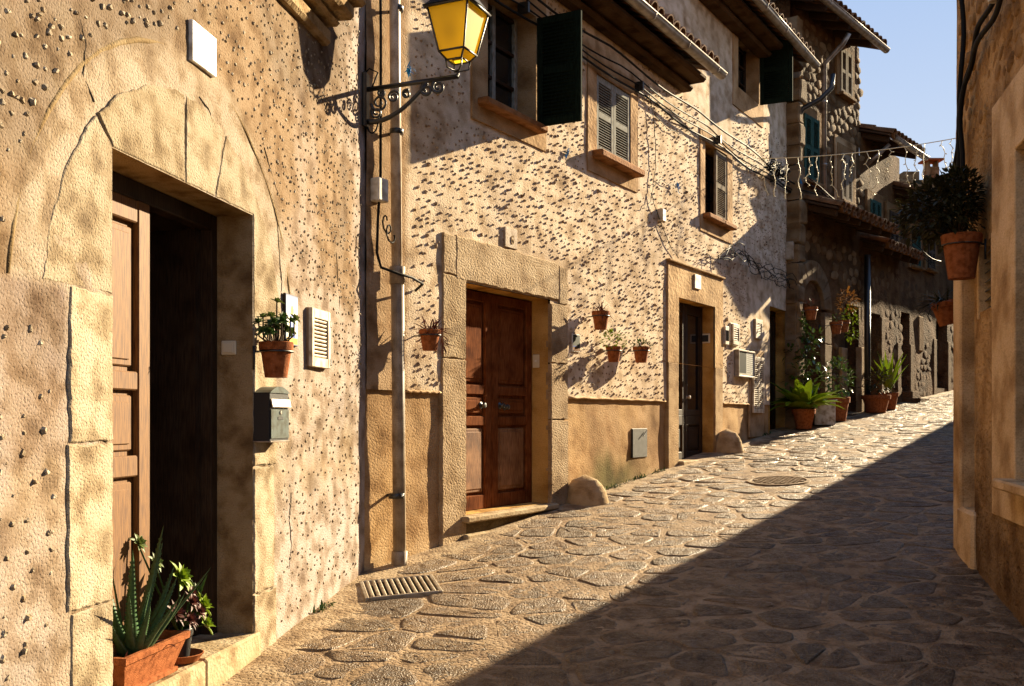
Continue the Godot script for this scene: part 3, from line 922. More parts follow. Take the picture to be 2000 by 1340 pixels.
func make_rubble() -> void:
	for k in 8:
		var n := 7
		var out := []
		for i in n:
			var a := TAU * i / n + r_(-0.25, 0.25)
			out.append(Vector2(cos(a) * r_(0.8, 1.05), sin(a) * r_(0.75, 1.05)))
		var m := MB.new()
		m.group = 1
		var top := Vector3(r_(-0.2, 0.2), r_(-0.2, 0.2), r_(0.8, 1.0))
		for i in n:
			var p: Vector2 = out[i]
			var q: Vector2 = out[(i + 1) % n]
			m.quad(Vector3(p.x, p.y, -0.3), Vector3(q.x, q.y, -0.3), Vector3(q.x * 0.8, q.y * 0.8, 0.7), Vector3(p.x * 0.8, p.y * 0.8, 0.7))
			m.tri(Vector3(p.x * 0.8, p.y * 0.8, 0.7), Vector3(q.x * 0.8, q.y * 0.8, 0.7), top)
		rubble_shapes.append(m.mesh())

func rubble(house: Node3D, x0: float, x1: float, y0: float, y1: float, bars: Array, z: float, size: float, proud: float, tones: Array, most := 300) -> void:
	var spots := []
	var y := y0
	while y < y1:
		var h := size * r_(0.75, 1.2)
		var x := x0 + r_(0, size)
		while x < x1:
			var w := size * r_(0.9, 2.0)
			var c := Vector2(x + w / 2 + r_(-0.02, 0.02), y + h / 2 + r_(-0.3, 0.3) * size)
			if not barred(c.x, c.y, bars) and not barred(c.x - w * 0.4, c.y, bars) and not barred(c.x + w * 0.4, c.y, bars):
				spots.append([c.x, c.y, w * r_(0.46, 0.6), h * r_(0.48, 0.66)])
			x += w + 0.015
		y += h + 0.012
	var mats := []
	for t in tones:
		var m: StandardMaterial3D = M.coarse_stone.duplicate()
		m.vertex_color_use_as_albedo = false
		m.albedo_color = t
		mats.append(m)
	var rest := []
	for s in spots:
		var xf := Transform3D(Basis(Vector3(s[2], 0, 0), Vector3(0, s[3], 0), Vector3(0, 0, proud * r_(0.6, 1.2))).rotated(Vector3(0, 0, 1), r_(-0.4, 0.4)), Vector3(s[0], s[1], z))
		if rest.size() + most > spots.size() or rng.randf() < float(most) / maxi(1, spots.size()):
			most -= 1
			if most >= 0:
				obj("rubble_stone", rubble_shapes[rng.randi() % 8], mats[rng.randi() % mats.size()], house, xf)
				continue
		rest.append(xf)
	if rest.size():
		var mm := MultiMesh.new()
		mm.transform_format = MultiMesh.TRANSFORM_3D
		mm.mesh = rubble_shapes[0]
		mm.instance_count = rest.size()
		for i in rest.size():
			mm.set_instance_transform(i, rest[i])
		var mi := MultiMeshInstance3D.new()
		mi.name = "small_rubble_stones"
		mi.multimesh = mm
		mi.material_override = mats[0]
		mi.set_meta("kind", "stuff")
		house.add_child(mi, true)

func arch_pts(cx: float, y0: float, spring: float, r: float) -> Array:
	var p := [Vector2(cx + r, y0)]
	for k in 13:
		var a := PI * k / 12.0
		p.append(Vector2(cx + cos(a) * r, spring + sin(a) * r))
	p.append(Vector2(cx - r, y0))
	return p

func far_window(h: Node3D, m: Material, x0: float, x1: float, y0: float, y1: float, slats := 16) -> void:
	var w := (x1 - x0) / 2
	for k in 2:
		shutter("louvred_shutter", m, h, Transform3D(Basis(), Vector3(x0 + k * w, y0, 0.05)), w - 0.006, y1 - y0, 2, slats / 2)
	bxs("window_sill", M.plaster_dim, h, x0 - 0.06, x1 + 0.06, y0 - 0.06, y0 - 0.003, 0.0, 0.12, 0.01)
	for s in [[x0 - 0.14, x0 - 0.003, y0 - 0.06, y1 + 0.15], [x1 + 0.003, x1 + 0.14, y0 - 0.06, y1 + 0.15]]:
		bxs("window_surround", M.plaster_dim, h, s[0], s[1], s[2], s[3], 0.0, 0.045, 0.004)
	bxs("window_surround", M.plaster_dim, h, x0 - 0.003, x1 + 0.003, y1 + 0.004, y1 + 0.15, 0.0, 0.045, 0.004)

func rubble_house() -> void:
	var f := W3
	var h := thing("house", "tall brown rubble stone house with arched doorway and deep tiled eaves", "house", f)
	var arch := rect(0.2, 1.05, 1.2, 3.35)
	var da := rect(2.1, 2.9, 1.6, 3.5)
	var holes := [arch, da]
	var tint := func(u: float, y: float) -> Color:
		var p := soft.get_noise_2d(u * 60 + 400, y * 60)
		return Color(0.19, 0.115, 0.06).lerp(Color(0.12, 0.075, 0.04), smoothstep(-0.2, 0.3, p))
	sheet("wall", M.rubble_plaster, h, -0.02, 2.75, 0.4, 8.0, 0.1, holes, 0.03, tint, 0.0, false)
	bxs("corner_pier", M.rubble_flat, h, 2.66, 2.78, 5.5, 8.0, -3.0, 0.0, 0.01)
	for d in holes:
		reveal("door_reveal", M.rubble_flat, h, d, 0.3)
	# quoins at the near corner
	var y := 1.3
	var k := 0
	while y < 7.4:
		var hh := r_(0.24, 0.36)
		var m := slab(box4(-0.06, (0.2 if k % 2 else 0.11) + r_(-0.04, 0.04), y, y + hh - 0.012), -0.1, 0.12 + r_(-0.02, 0.02), 0.03, 0.018, 0.08)
		paint(m, Color(0.3, 0.22, 0.14) * r_(0.8, 1.1))
		if not (y < 3.6 and y > 0.5) or true:
			obj("quoin_stone", m, M.coarse_stone, h)
		y += hh
		k += 1
	# arched doorway of cut stone
	var c := Vector2(0.63, 3.3)
	for i in 9:
		var a0 := PI * i / 9.0 + 0.012
		var a1 := PI * (i + 1) / 9.0 - 0.012
		var pts := []
		for q in 4:
			var a := lerpf(a0, a1, q / 3.0)
			pts.append(c + Vector2(cos(a), sin(a)) * 0.43)
		for q in 4:
			var a := lerpf(a1, a0, q / 3.0)
			pts.append(c + Vector2(cos(a), sin(a)) * 0.74)
		var m := slab(pts, -0.1, 0.07, 0.012, 0.006, 0.08)
		paint(m, Color(0.26, 0.19, 0.125) * r_(0.85, 1.15))
		obj("arch_stone", m, M.coarse_stone, h)
	for s in [-1, 1]:
		for b in 4:
			var x0 := 0.63 + (0.43 if s > 0 else -0.72)
			var m := slab(box4(x0, x0 + 0.29, 1.2 + b * 0.52, 1.71 + b * 0.52), -0.1, 0.07, 0.012, 0.008, 0.08)
			paint(m, Color(0.26, 0.19, 0.125) * r_(0.85, 1.15))
			obj("jamb_stone", m, M.coarse_stone, h)
	var fan := slab(arch_pts(0.63, 3.3, 3.3, 0.43), -0.3, -0.24, 0.004, 0.0, 0.1)
	obj("arch_panel", fan, M.wood_dark, h)
	for s in [[0.21, 0.62], [0.63, 1.04]]:
		leaf("door_leaf", M.wood_dark, h, s[0], s[1], 1.4, 3.3, -0.22, [[1.55, 2.3], [2.4, 3.2]], 0.07)
	bxs("door_step", M.rubble_flat, h, 0.1, 1.2, 1.0, 1.48, -0.3, 0.15, 0.02)
	# the plain doorway beside it
	leaf("door_leaf", M.wood_dark, h, 2.1, 2.9 - 0.15, 1.6, 3.5, -0.22, [[1.8, 2.5], [2.6, 3.4]], 0.08)
	for b in [[1.85, 2.097, 1.2, 1.9], [1.85, 2.097, 1.91, 2.75], [2.754, 2.96, 1.2, 2.1], [2.754, 2.96, 2.11, 2.8]]:
		var m := slab(box4(b[0], b[1], b[2], b[3]), -0.05, 0.05, 0.012, 0.006, 0.08)
		paint(m, Color(0.45, 0.34, 0.22) * r_(0.9, 1.1))
		obj("jamb_stone", m, M.coarse_stone, h)
	bxs("door_step", M.rubble_flat, h, 2.05, 2.8, 1.2, 1.64, -0.3, 0.14, 0.02)
	# windows
	far_window(h, M.shutter_teal, 0.28, 0.86, 5.28, 6.28, 26)
	far_window(h, M.shutter_white, 1.78, 2.3, 6.98, 7.72, 20)
	far_window(h, M.shutter_white, 1.82, 2.3, 5.2, 5.98, 20)
	bxs("window_surround", M.plaster_flat, h, 1.6, 2.55, 4.95, 6.25, 0.0, 0.03, 0.01)
	var bars := [rect(-0.2, 1.5, 0, 4.2), rect(1.8, 3.0, 0, 3.75), rect(0.1, 1.02, 5.1, 6.5), rect(1.6, 2.5, 6.85, 8), rect(1.55, 2.6, 4.9, 6.3), rect(-0.2, 0.24, 0, 8), rect(-1, 4, 4.5, 5.1)]
	rubble(h, 0.05, 2.74, 1.3, 7.7, bars, 0.002, 0.15, 0.024, [lin(0.22, 0.145, 0.08), lin(0.15, 0.1, 0.055), lin(0.3, 0.21, 0.125)])
	# tiled lean-to eaves over the ground floor and the great eaves at the top
	eave(h, 0.12, 2.75, 4.72, 0.62, 0.0, 2, false)
	eave(h, -0.5, 2.45, 7.8, 0.5, 3.0, 2, true)
	shell(h, 0.0, 2.75, 0.0, 4.4, 0.0, 3.0)
	bxs("side_wall", M.rubble_flat, h, -0.02, 0.1, 5.2, 8.0, -3.0, -0.05, 0.0)

func far_houses() -> void:
	var f := W3
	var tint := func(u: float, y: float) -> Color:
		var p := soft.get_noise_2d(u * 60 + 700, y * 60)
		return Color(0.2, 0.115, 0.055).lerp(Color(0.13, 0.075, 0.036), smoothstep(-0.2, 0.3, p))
	# first
	var h := thing("house", "dark stone house past the tall rubble house, lower tiled roof, shuttered windows", "house", f)
	var db := rect(3.15, 3.85, 1.75, 3.45)
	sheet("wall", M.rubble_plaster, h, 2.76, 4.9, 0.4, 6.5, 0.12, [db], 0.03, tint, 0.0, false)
	reveal("door_reveal", M.rubble_flat, h, db, 0.3)
	leaf("door_leaf", M.wood_dark, h, 3.15, 3.85, 1.75, 3.45, -0.2, [[1.95, 2.6], [2.7, 3.3]], 0.07)
	bxs("door_step", M.rubble_flat, h, 3.1, 3.9, 1.2, 1.79, -0.3, 0.12, 0.02)
	for b in [[2.96, 3.147, 1.3, 2.5], [3.853, 4.05, 1.4, 2.6], [3.853, 4.05, 2.61, 3.4]]:
		var m := slab(box4(b[0], b[1], b[2], b[3]), -0.05, 0.022, 0.01, 0.008, 0.08)
		paint(m, Color(0.21, 0.135, 0.072) * r_(0.85, 1.15))
		obj("jamb_stone", m, M.coarse_stone, h)
	far_window(h, M.shutter_teal, 3.2, 3.72, 4.7, 5.45, 18)
	far_window(h, M.wood_dark, 4.2, 4.66, 4.7, 5.4, 18)
	rubble(h, 2.85, 4.9, 1.6, 4.4, [rect(2.9, 4.1, 0, 3.6)], -0.004, 0.16, 0.012, [lin(0.2, 0.12, 0.06), lin(0.14, 0.085, 0.045), lin(0.26, 0.165, 0.09)], 150)
	eave(h, 2.8, 4.6, 6.42, 0.5, 3.2, 3, true)
	eave(h, 2.8, 4.9, 4.55, 0.4, 0.0, 2, false)
	shell(h, 2.76, 4.9, 0.0, 6.0, 0.0, 3.0)
	var pipe := MB.new()
	pipe.tube([Vector3(2.95, 6.0, 0.08), Vector3(2.98, 6.1, 0.2), Vector3(3.0, 6.3, 0.45)], 0.035, -1.0, 8)
	obj("swan_neck_pipe", pipe, M.zinc, h)
	# second
	h = thing("house", "farthest dark stone house where the lane bends out of sight", "house", f)
	var dc := rect(4.95, 5.5, 2.0, 3.6)
	var dd := rect(7.2, 8.0, 2.2, 3.6)
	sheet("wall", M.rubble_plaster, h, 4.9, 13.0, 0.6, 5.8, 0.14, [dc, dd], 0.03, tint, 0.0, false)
	for d in [dc, dd]:
		reveal("door_reveal", M.rubble_flat, h, d, 0.3)
		leaf("door_leaf", M.wood_dark, h, d.position.x, d.end.x, d.position.y, d.end.y, -0.2, [[d.position.y + 0.2, d.position.y + 0.8], [d.position.y + 0.9, d.end.y - 0.12]], 0.07)
		for s in [d.position.x - 0.2, d.end.x + 0.003]:
			var m := slab(box4(s, s + 0.197, d.position.y - 0.3, d.position.y + 1.0), -0.05, 0.022, 0.01, 0.008, 0.08)
			paint(m, Color(0.21, 0.135, 0.072))
			obj("jamb_stone", m, M.coarse_stone, h)
	for k in 3:
		bxs("door_step", M.rubble_flat, h, 5.0 + 0.02 * k, 5.6 - 0.03 * k, 1.5, 1.82 + 0.13 * k, -0.2, 0.5 - 0.15 * k, 0.01)
	far_window(h, M.shutter_teal, 5.5, 6.0, 4.55, 5.3, 18)
	far_window(h, M.wood_dark, 6.5, 6.95, 4.6, 5.3, 18)
	bxs("niche", M.plaster_dim, h, 6.0, 6.3, 2.9, 3.6, -0.05, 0.03, 0.02)
	rubble(h, 4.95, 9.5, 1.8, 4.2, [rect(4.7, 5.75, 0, 3.8), rect(6.95, 8.25, 0, 3.8), rect(5.95, 6.35, 2.8, 3.7)], -0.004, 0.16, 0.012, [lin(0.2, 0.12, 0.06), lin(0.14, 0.085, 0.045), lin(0.26, 0.165, 0.09)], 150)
	eave(h, 4.5, 13.0, 5.75, 0.42, 3.0, 2, true)
	shell(h, 4.9, 13.0, 0.0, 5.5, 0.0, 3.0)
	bxs("chimney", M.plaster_dim, h, 7.0, 7.5, 5.6, 6.9, -2.2, -1.6, 0.02)
	bxs("chimney", M.plaster_dim, h, 7.62, 7.95, 5.6, 7.0, -2.0, -1.7, 0.02)
	bxs("chimney_cap", M.terracotta, h, 7.54, 8.03, 7.2, 7.24, -2.1, -1.6, 0.01)
	for s in [[7.66, -1.96], [7.91, -1.96], [7.66, -1.74], [7.91, -1.74]]:
		bxs("chimney_post", M.plaster_dim, h, s[0] - 0.03, s[0] + 0.03, 7.0, 7.2, s[1] - 0.03, s[1] + 0.03, 0.004)

func distant_house() -> void:
	var o := thing("house", "distant pale house block with a capped chimney above the far roofs", "house", Transform3D(Basis(), Vector3(12.6, 2.8, -31.0)))
	bxs("wall", M.plaster_dim, o, -1.0, 2.5, 0.0, 6.0, -3.0, 0.0, 0.02)
	bxs("wall", M.plaster_dim, o, -0.6, -0.1, 6.0, 6.35, -2.0, -0.4, 0.02)
	bxs("roof_edge", M.terracotta, o, 0.05, 2.6, 6.003, 6.1, -3.1, 0.12, 0.02)
	bxs("chimney", M.plaster_dim, o, 0.32, 0.68, 6.1, 6.6, -1.2, -0.8, 0.02)
	for x in [0.35, 0.61]:
		bxs("chimney_post", M.plaster_dim, o, x, x + 0.05, 6.6, 6.78, -1.18, -0.82, 0.004)
	bxs("chimney_cap", M.terracotta, o, 0.2, 0.8, 6.783, 6.84, -1.3, -0.7, 0.01)

# ------------------------------------------------------------------ the house on the right
func right_house() -> void:
	var f := WR
	var h := thing("house", "brown roughcast house at right edge with smooth ochre window surround and vent", "house", f)
	var door := rect(-6.93, -6.55, 0.97, 2.5)
	var win := rect(-5.42, -4.5, 1.25, 2.94)
	var hole := rect(-6.38, -6.02, 2.2, 2.6)
	var tint := func(x: float, y: float) -> Color:
		var u := -x
		var p := soft.get_noise_2d(u * 70 + 600, y * 70)
		var q := soft.get_noise_2d(u * 160 + 50, y * 160)
		var a := Color(0.68, 0.44, 0.21).lerp(Color(0.4, 0.26, 0.13), smoothstep(-0.15, 0.3, p + q * 0.4))
		if u > 6.5 and y < 3.2:
			a = Color(0.68, 0.43, 0.19).lerp(a, smoothstep(0.0, 0.5, q))
		if y > 2.9 and y < 3.6 and u > 6.2:
			a = a.lerp(Color(0.68, 0.43, 0.19), 0.7)
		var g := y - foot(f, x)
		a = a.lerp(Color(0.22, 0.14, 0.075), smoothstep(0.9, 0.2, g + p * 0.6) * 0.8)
		return a
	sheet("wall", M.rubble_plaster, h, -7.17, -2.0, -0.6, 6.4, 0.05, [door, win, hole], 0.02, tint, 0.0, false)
	# the far end of the house turns away from the lane
	sheet("end_wall", M.rubble_plaster, h, 0.0, 5.0, 0.0, 6.4, 0.15, [], 0.03, func(x, y): return Color(0.42, 0.24, 0.09), 0.0, false).transform = Transform3D(Basis(Vector3(0, 0, -1), Vector3.UP, Vector3(-1, 0, 0)), Vector3(-7.17, 0, 0))
	reveal("door_reveal", M.ochre_smooth, h, door, 0.16)
	bxs("door_leaf", M.door_grey, h, door.position.x, door.end.x, door.position.y, door.end.y, -0.2, -0.13, 0.0)
	bxs("door_leaf_rail", M.door_grey, h, door.position.x, door.end.x, 1.35, 1.42, -0.13, -0.115, 0.004)
	bxs("door_step", M.ochre_smooth, h, -7.0, -6.5, 0.3, 0.98, -0.16, 0.03, 0.02)
	bxs("door_jamb", M.ochre_smooth, h, -7.19, -6.94, 0.3, 3.0, -0.2, 0.02, 0.012)
	reveal("vent_reveal", M.ochre_smooth, h, hole, 0.12)
	bxs("vent_back", M.inside_dark, h, -6.38, -6.02, 2.2, 2.6, -0.2, -0.12, 0.0)
	for k in 7:
		bx("vent_slat", M.iron, h, Vector3(-6.2, 2.23 + k * 0.056, -0.05), Vector3(0.36, 0.006, 0.06), 0.0, Basis(Vector3.RIGHT, 0.7))
	for s in [[-6.42, -6.384, 2.16, 2.64], [-6.016, -5.99, 2.18, 2.62]]:
		bxs("vent_rim", M.ochre_smooth, h, s[0], s[1], s[2], s[3], -0.02, 0.012, 0.006)
	# smooth ochre surround of the window
	var sur := rect(-6.02, -4.2, 1.02, 3.32)
	for s in [[-5.98, -5.423, 1.02, 3.32], [-4.497, -4.2, 1.02, 3.32]]:
		bxs("window_surround", M.ochre_smooth, h, s[0], s[1], s[2], s[3], -0.03, 0.014, 0.005)
	bxs("window_surround", M.ochre_smooth, h, -5.423, -4.497, 2.943, 3.32, -0.03, 0.014, 0.005)
	bxs("window_surround", M.ochre_smooth, h, -5.423, -4.497, 1.02, 1.19, -0.03, 0.014, 0.005)
	reveal("window_reveal", M.ochre_smooth, h, rect(-5.42, -4.5, 1.25, 2.94), 0.2, 0.01)
	bxs("window_sill", M.ochre_smooth, h, -5.5, -4.4, 1.195, 1.247, -0.2, 0.11, 0.01)
	bxs("window_pane", M.glaze_dark, h, -5.42, -4.5, 1.25, 2.94, -0.2, -0.19, 0.0)
	for x in [-5.39, -4.96, -4.53]:
		bxs("window_frame", M.wood_dark, h, x - 0.03, x + 0.03, 1.25, 2.94, -0.19, -0.15, 0.004)
	# stones that show through the roughcast
	rubble(h, -7.1, -4.2, 3.3, 6.0, [rect(-7.3, -6.4, 0, 3.1), rect(-6.5, -5.95, 2.1, 2.7), rect(-6.05, -4.0, 0.95, 3.4)], -0.006, 0.09, 0.02, [lin(0.46, 0.28, 0.12), lin(0.33, 0.2, 0.09), lin(0.56, 0.37, 0.17)], 260)
	bxs("rear_wall", M.inside_dark, h, -7.17, -2.0, -0.6, 6.4, -5.2, -5.0, 0.0)
	eave(h, -7.4, -2.0, 6.5, 0.45, 4.5, 2, true)

func garden_wall() -> void:
	var d := Vector3(0.538, 0, -0.843)
	var at := Vector3(3.42, 0, -7.15)
	var f := frame(at, -d)
	var o := thing("garden_wall", "tall roughcast garden wall along the right side past the brown house", "wall", f)
	var st := SurfaceTool.new()
	var m := MB.new()
	var n := 30
	for i in n:
		var a := -lerpf(0.0, 32.0, float(i) / n)
		var b := -lerpf(0.0, 32.0, float(i + 1) / n)
		var ga := foot(f, a)
		var gb := foot(f, b)
		m.col = Color(0.4, 0.25, 0.11)
		var top := 2.38
		var p := [Vector3(a, ga - 0.3, 0), Vector3(b, gb - 0.3, 0), Vector3(b, gb + top, 0), Vector3(a, ga + top, 0), Vector3(a, ga - 0.3, -0.4), Vector3(b, gb - 0.3, -0.4), Vector3(b, gb + top, -0.4), Vector3(a, ga + top, -0.4)]
		m.quad(p[1], p[0], p[3], p[2])
		m.quad(p[4], p[5], p[6], p[7])
		m.quad(p[2], p[3], p[7], p[6])
	obj("masonry", m, M.rubble_plaster, o)
	for i in 60:
		var x := -0.3 - i * 0.53
		bx("coping_stone", M.coping, o, Vector3(x, foot(f, x) + 2.42, -0.2), Vector3(0.5, 0.07, 0.44), 0.015, Basis(Vector3(0, 0, 1), 0.083 * -1.0))

# ------------------------------------------------------------------ the lane
func walled_house() -> void:
	var d := Vector3(0.5269, 0, -0.8499)
	var f := frame(Vector3(6.2, 0, -6.4), -d)
	var o := thing("house", "long ochre house standing back behind the garden wall on the right", "house", f)
	var holes := []
	for k in 6:
		holes.append(rect(-3.4 - k * 5.0, -2.5 - k * 5.0, foot(f, -3.0 - k * 5.0) + 2.8, foot(f, -3.0 - k * 5.0) + 3.9))
	for k in 6:
		var own := holes.filter(func(q): return q.position.x < -k * 5.0 and q.end.x > -k * 5.0 - 5.0)
		sheet("wall", M.plaster_ochre, o, -k * 5.0 - 5.0, -k * 5.0, -0.5, foot(f, -k * 5.0 - 2.5) + 4.5, 0.5, own, 0.01, func(x, y): return Color(0.3, 0.19, 0.09), 0.0, false)
	for hh in holes:
		reveal("window_reveal", M.plaster_flat, o, hh, 0.2)
		bxs("window_pane", M.glaze_dark, o, hh.position.x, hh.end.x, hh.position.y, hh.end.y, -0.22, -0.2, 0.0)
	for k in 6:
		var x := -2.5 - k * 5.0
		bx("roof_slab", M.terracotta, o, Vector3(x, foot(f, x) + 4.6, -3.2), Vector3(5.0, 0.2, 6.8), 0.02)
		bxs("upper_wall", M.plaster_flat, o, x - 2.5, x + 2.5, -0.5, foot(f, x) + 4.5, -6.4, -6.2, 0.0)

func left_edge(z: float) -> float:      # x of the house fronts on the left, at depth z ahead
	return maxf(-2.1254 + 0.16 * z, maxf(-1.003 + 0.6 * (z - 7.015), 4.296 + 0.8 * (z - 15.614)))

func right_edge(z: float) -> float:
	return 1.2825 + 0.25 * z if z < 6.95 else 3.36 + 0.62 * (z - 7.15)

func clip(poly: PackedVector2Array, p: Vector2, n: Vector2) -> PackedVector2Array:
	var out := PackedVector2Array()
	for i in poly.size():
		var a := poly[i]
		var b := poly[(i + 1) % poly.size()]
		var da := (a - p).dot(n)
		var db := (b - p).dot(n)
		if da <= 0.0:
			out.append(a)
		if (da < 0.0 and db > 0.0) or (da > 0.0 and db < 0.0):
			out.append(a.lerp(b, da / (da - db)))
	return out

func lay(x: float, z: float, up: float) -> Vector3:     # z is depth ahead
	return Vector3(x, ground(x, -z) + up, -z)

func lane() -> void:
	# the wide ground under everything
	var g := MB.new()
	g.quad(Vector3(-200, ground(-200, 200) - 0.08, 200), Vector3(200, ground(200, 200) - 0.08, 200), Vector3(200, ground(200, -200) - 0.08, -200), Vector3(-200, ground(-200, -200) - 0.08, -200))
	obj("ground", g, M.earth).set_meta("kind", "structure")
	var street := Node3D.new()
	street.name = "street"
	add_child(street, true)
	tag(street, "sloping lane paved with irregular flat stones set in sandy mortar", "")
	street.set_meta("kind", "structure")
	# mortar bed
	var st := SurfaceTool.new()
	st.begin(Mesh.PRIMITIVE_TRIANGLES)
	st.set_smooth_group(0)
	var nz := 260
	var nx := 72
	for j in nz + 1:
		var z := -2.0 + 30.0 * pow(float(j) / nz, 1.15)
		for i in nx + 1:
			var x := lerpf(left_edge(z) - 0.25, right_edge(z) + 0.5, float(i) / nx)
			var p := soft.get_noise_2d(x * 60, z * 60)
			var q := fine.get_noise_2d(x * 300, z * 300)
			var near_wall := x - left_edge(z)
			var up := 0.001 + 0.004 * p + 0.003 * q
			var c := Color(0.41, 0.3, 0.185).lerp(Color(0.33, 0.235, 0.14), smoothstep(-0.2, 0.4, p))
			if near_wall < 0.3 + p * 0.12:
				c = c.lerp(Color(0.44, 0.34, 0.22), 0.8)
				up += 0.012 * smoothstep(0.3, 0.1, near_wall)
			st.set_color(c)
			st.add_vertex(lay(x, z, up))
	for j in nz:
		for i in nx:
			var a := j * (nx + 1) + i
			for k in [a, a + nx + 1, a + 1, a + 1, a + nx + 1, a + nx + 2]:
				st.add_index(k)
	st.generate_normals()
	obj("mortar_bed", st.commit(), M.mortar, street)
	# stones: cells round scattered seeds, shrunk and rounded
	var seeds := []
	var z := 2.6
	var row := 0
	while z < 25.0:
		var pitch := 0.3
		var x := left_edge(z) + 0.2 + (0.16 if row % 2 else 0.0)
		while x < right_edge(z) + 0.2:
			var s := Vector2(x + r_(-0.15, 0.15), z + r_(-0.11, 0.11))
			var keep := rng.randf() > 0.09
			if s.x - left_edge(s.y) < 0.2 and s.y < 8.0:
				keep = false
			if s.x > -1.1 and s.x < -0.3 and s.y > 6.1 and s.y < 6.95:
				keep = false
			if Vector2(s.x - 2.68, s.y - 10.3).length() < 0.42:
				keep = false
			if keep:
				seeds.append(s)
			x += pitch * r_(0.85, 1.5)
		z += 0.235
		row += 1
	var cells := []
	for i in seeds.size():
		var s: Vector2 = seeds[i]
		var poly := PackedVector2Array([s + Vector2(-0.34, -0.26), s + Vector2(0.34, -0.26), s + Vector2(0.34, 0.26), s + Vector2(-0.34, 0.26)])
		var joint := 0.006 + 0.03 * pow(rng.randf(), 2.0)
		for j in range(maxi(0, i - 60), mini(seeds.size(), i + 60)):
			if j == i:
				continue
			var d: Vector2 = seeds[j] - s
			if d.length() > 0.9:
				continue
			poly = clip(poly, s + d * 0.5 - d.normalized() * joint, d.normalized())
		# keep clear of the house fronts
		poly = clip(poly, Vector2(-2.1254 + 0.1 + 0.16 * s.y, s.y), Vector2(-1, 0.16))
		poly = clip(poly, Vector2(-1.003 + 0.05 + 0.6 * (s.y - 7.015), s.y), Vector2(-1, 0.6))
		poly = clip(poly, Vector2(4.296 + 0.05 + 0.8 * (s.y - 15.614), s.y), Vector2(-1, 0.8))
		if poly.size() < 3:
			continue
		for q in 2:
			var out := PackedVector2Array()
			for k in poly.size():
				var a := poly[k]
				var b := poly[(k + 1) % poly.size()]
				if a.distance_to(b) > 0.02:
					out.append(a.lerp(b, 0.16)); out.append(a.lerp(b, 0.84))
				else:
					out.append(a.lerp(b, 0.5))
			poly = out
		if poly.size() >= 5:
			cells.append([s.distance_to(Vector2.ZERO), s, poly])
	cells.sort_custom(func(a, b): return a[0] < b[0])
	var rest := MB.new()
	var count := 0
	for cell in cells:
		var s: Vector2 = cell[1]
		var near: bool = s.y < 9.5
		var seen: bool = s.y > 3.6 and absf(s.x / s.y) < 0.52
		var alone: bool = count < 300 and seen
		var m := MB.new() if alone else rest
		stone(m, s, cell[2], near, not alone)
		if alone:
			obj("paving_stone", m, M.paving, street, Transform3D(Basis(), lay(s.x, s.y, 0)))
			count += 1
	obj("far_paving_stones", rest, M.paving, street, Transform3D(), "stuff")

func stone(m: MB, s: Vector2, poly: PackedVector2Array, near: bool, placed: bool) -> void:
	var tone := r_(0.72, 1.06)
	var warm := r_(0.0, 1.0)
	m.col = Color(0.3, 0.208, 0.12).lerp(Color(0.21, 0.15, 0.092), warm) * tone
	m.group = 1
	var base := lay(s.x, s.y, 0.0)
	var c := Vector2.ZERO
	for p in poly:
		c += p / poly.size()
	var lift := r_(0.001, 0.0075)
	var tilt := Vector2(r_(-0.02, 0.02), r_(-0.02, 0.02))
	var fr: Array = [1.0, 0.955, 0.86, 0.66, 0.42, 0.2] if near else [1.0, 0.93, 0.7, 0.35]
	var rough := 0.008
	var rows := []
	for k in fr.size():
		var ring := []
		for p in poly:
			var q: Vector2 = c.lerp(p, fr[k])
			var up: float = [-0.02, lift * 0.6, lift][mini(k, 2)]
			if k > 0:
				up += (fine.get_noise_2d(q.x * 760, q.y * 760) + 0.6 * soft.get_noise_2d(q.x * 260, q.y * 260)) * rough * (0.6 if k == 1 else 1.0)
				up += tilt.dot(q - c)
			var w := lay(q.x, q.y, up)
			ring.append(w if placed else w - base)
		rows.append(ring)
	var mid := lay(c.x, c.y, lift + fine.get_noise_2d(c.x * 760, c.y * 760) * rough)
	if not placed:
		mid -= base
	var n := poly.size()
	var down := (base if placed else Vector3.ZERO) - Vector3(0, 5, 0)
	for k in fr.size() - 1:
		for i in n:
			var j := (i + 1) % n
			m.away4(rows[k][i], rows[k][j], rows[k + 1][j], rows[k + 1][i], down)
	for i in n:
		m.away(rows[fr.size() - 1][i], rows[fr.size() - 1][(i + 1) % n], mid, down)

# ------------------------------------------------------------------ plants and pots
func pot_shape(r: float, hgt: float, low := 0.66) -> MB:
	var m := MB.new()
	m.lathe([Vector2(0, 0), Vector2(r * low, 0), Vector2(r * 0.9, hgt * 0.76), Vector2(r, hgt * 0.77), Vector2(r * 1.03, hgt * 0.98), Vector2(r * 1.0, hgt), Vector2(r * 0.9, hgt), Vector2(r * 0.86, hgt * 0.86), Vector2(0, hgt * 0.86)], 26)
	return m

func pot(called: String, label: String, at: Transform3D, r: float, hgt: float, group := "", m: Material = null) -> Node3D:
	var o := thing(called, label, "potted plant", at, group)
	obj("flower_pot", pot_shape(r, hgt), m if m else M.terracotta, o)
	var s := MB.new()
	s.lathe([Vector2(r * 0.88, hgt * 0.865), Vector2(r * 0.4, hgt * 0.9), Vector2(0, hgt * 0.91)], 14)
	obj("soil", s, M.soil, o)
	return o

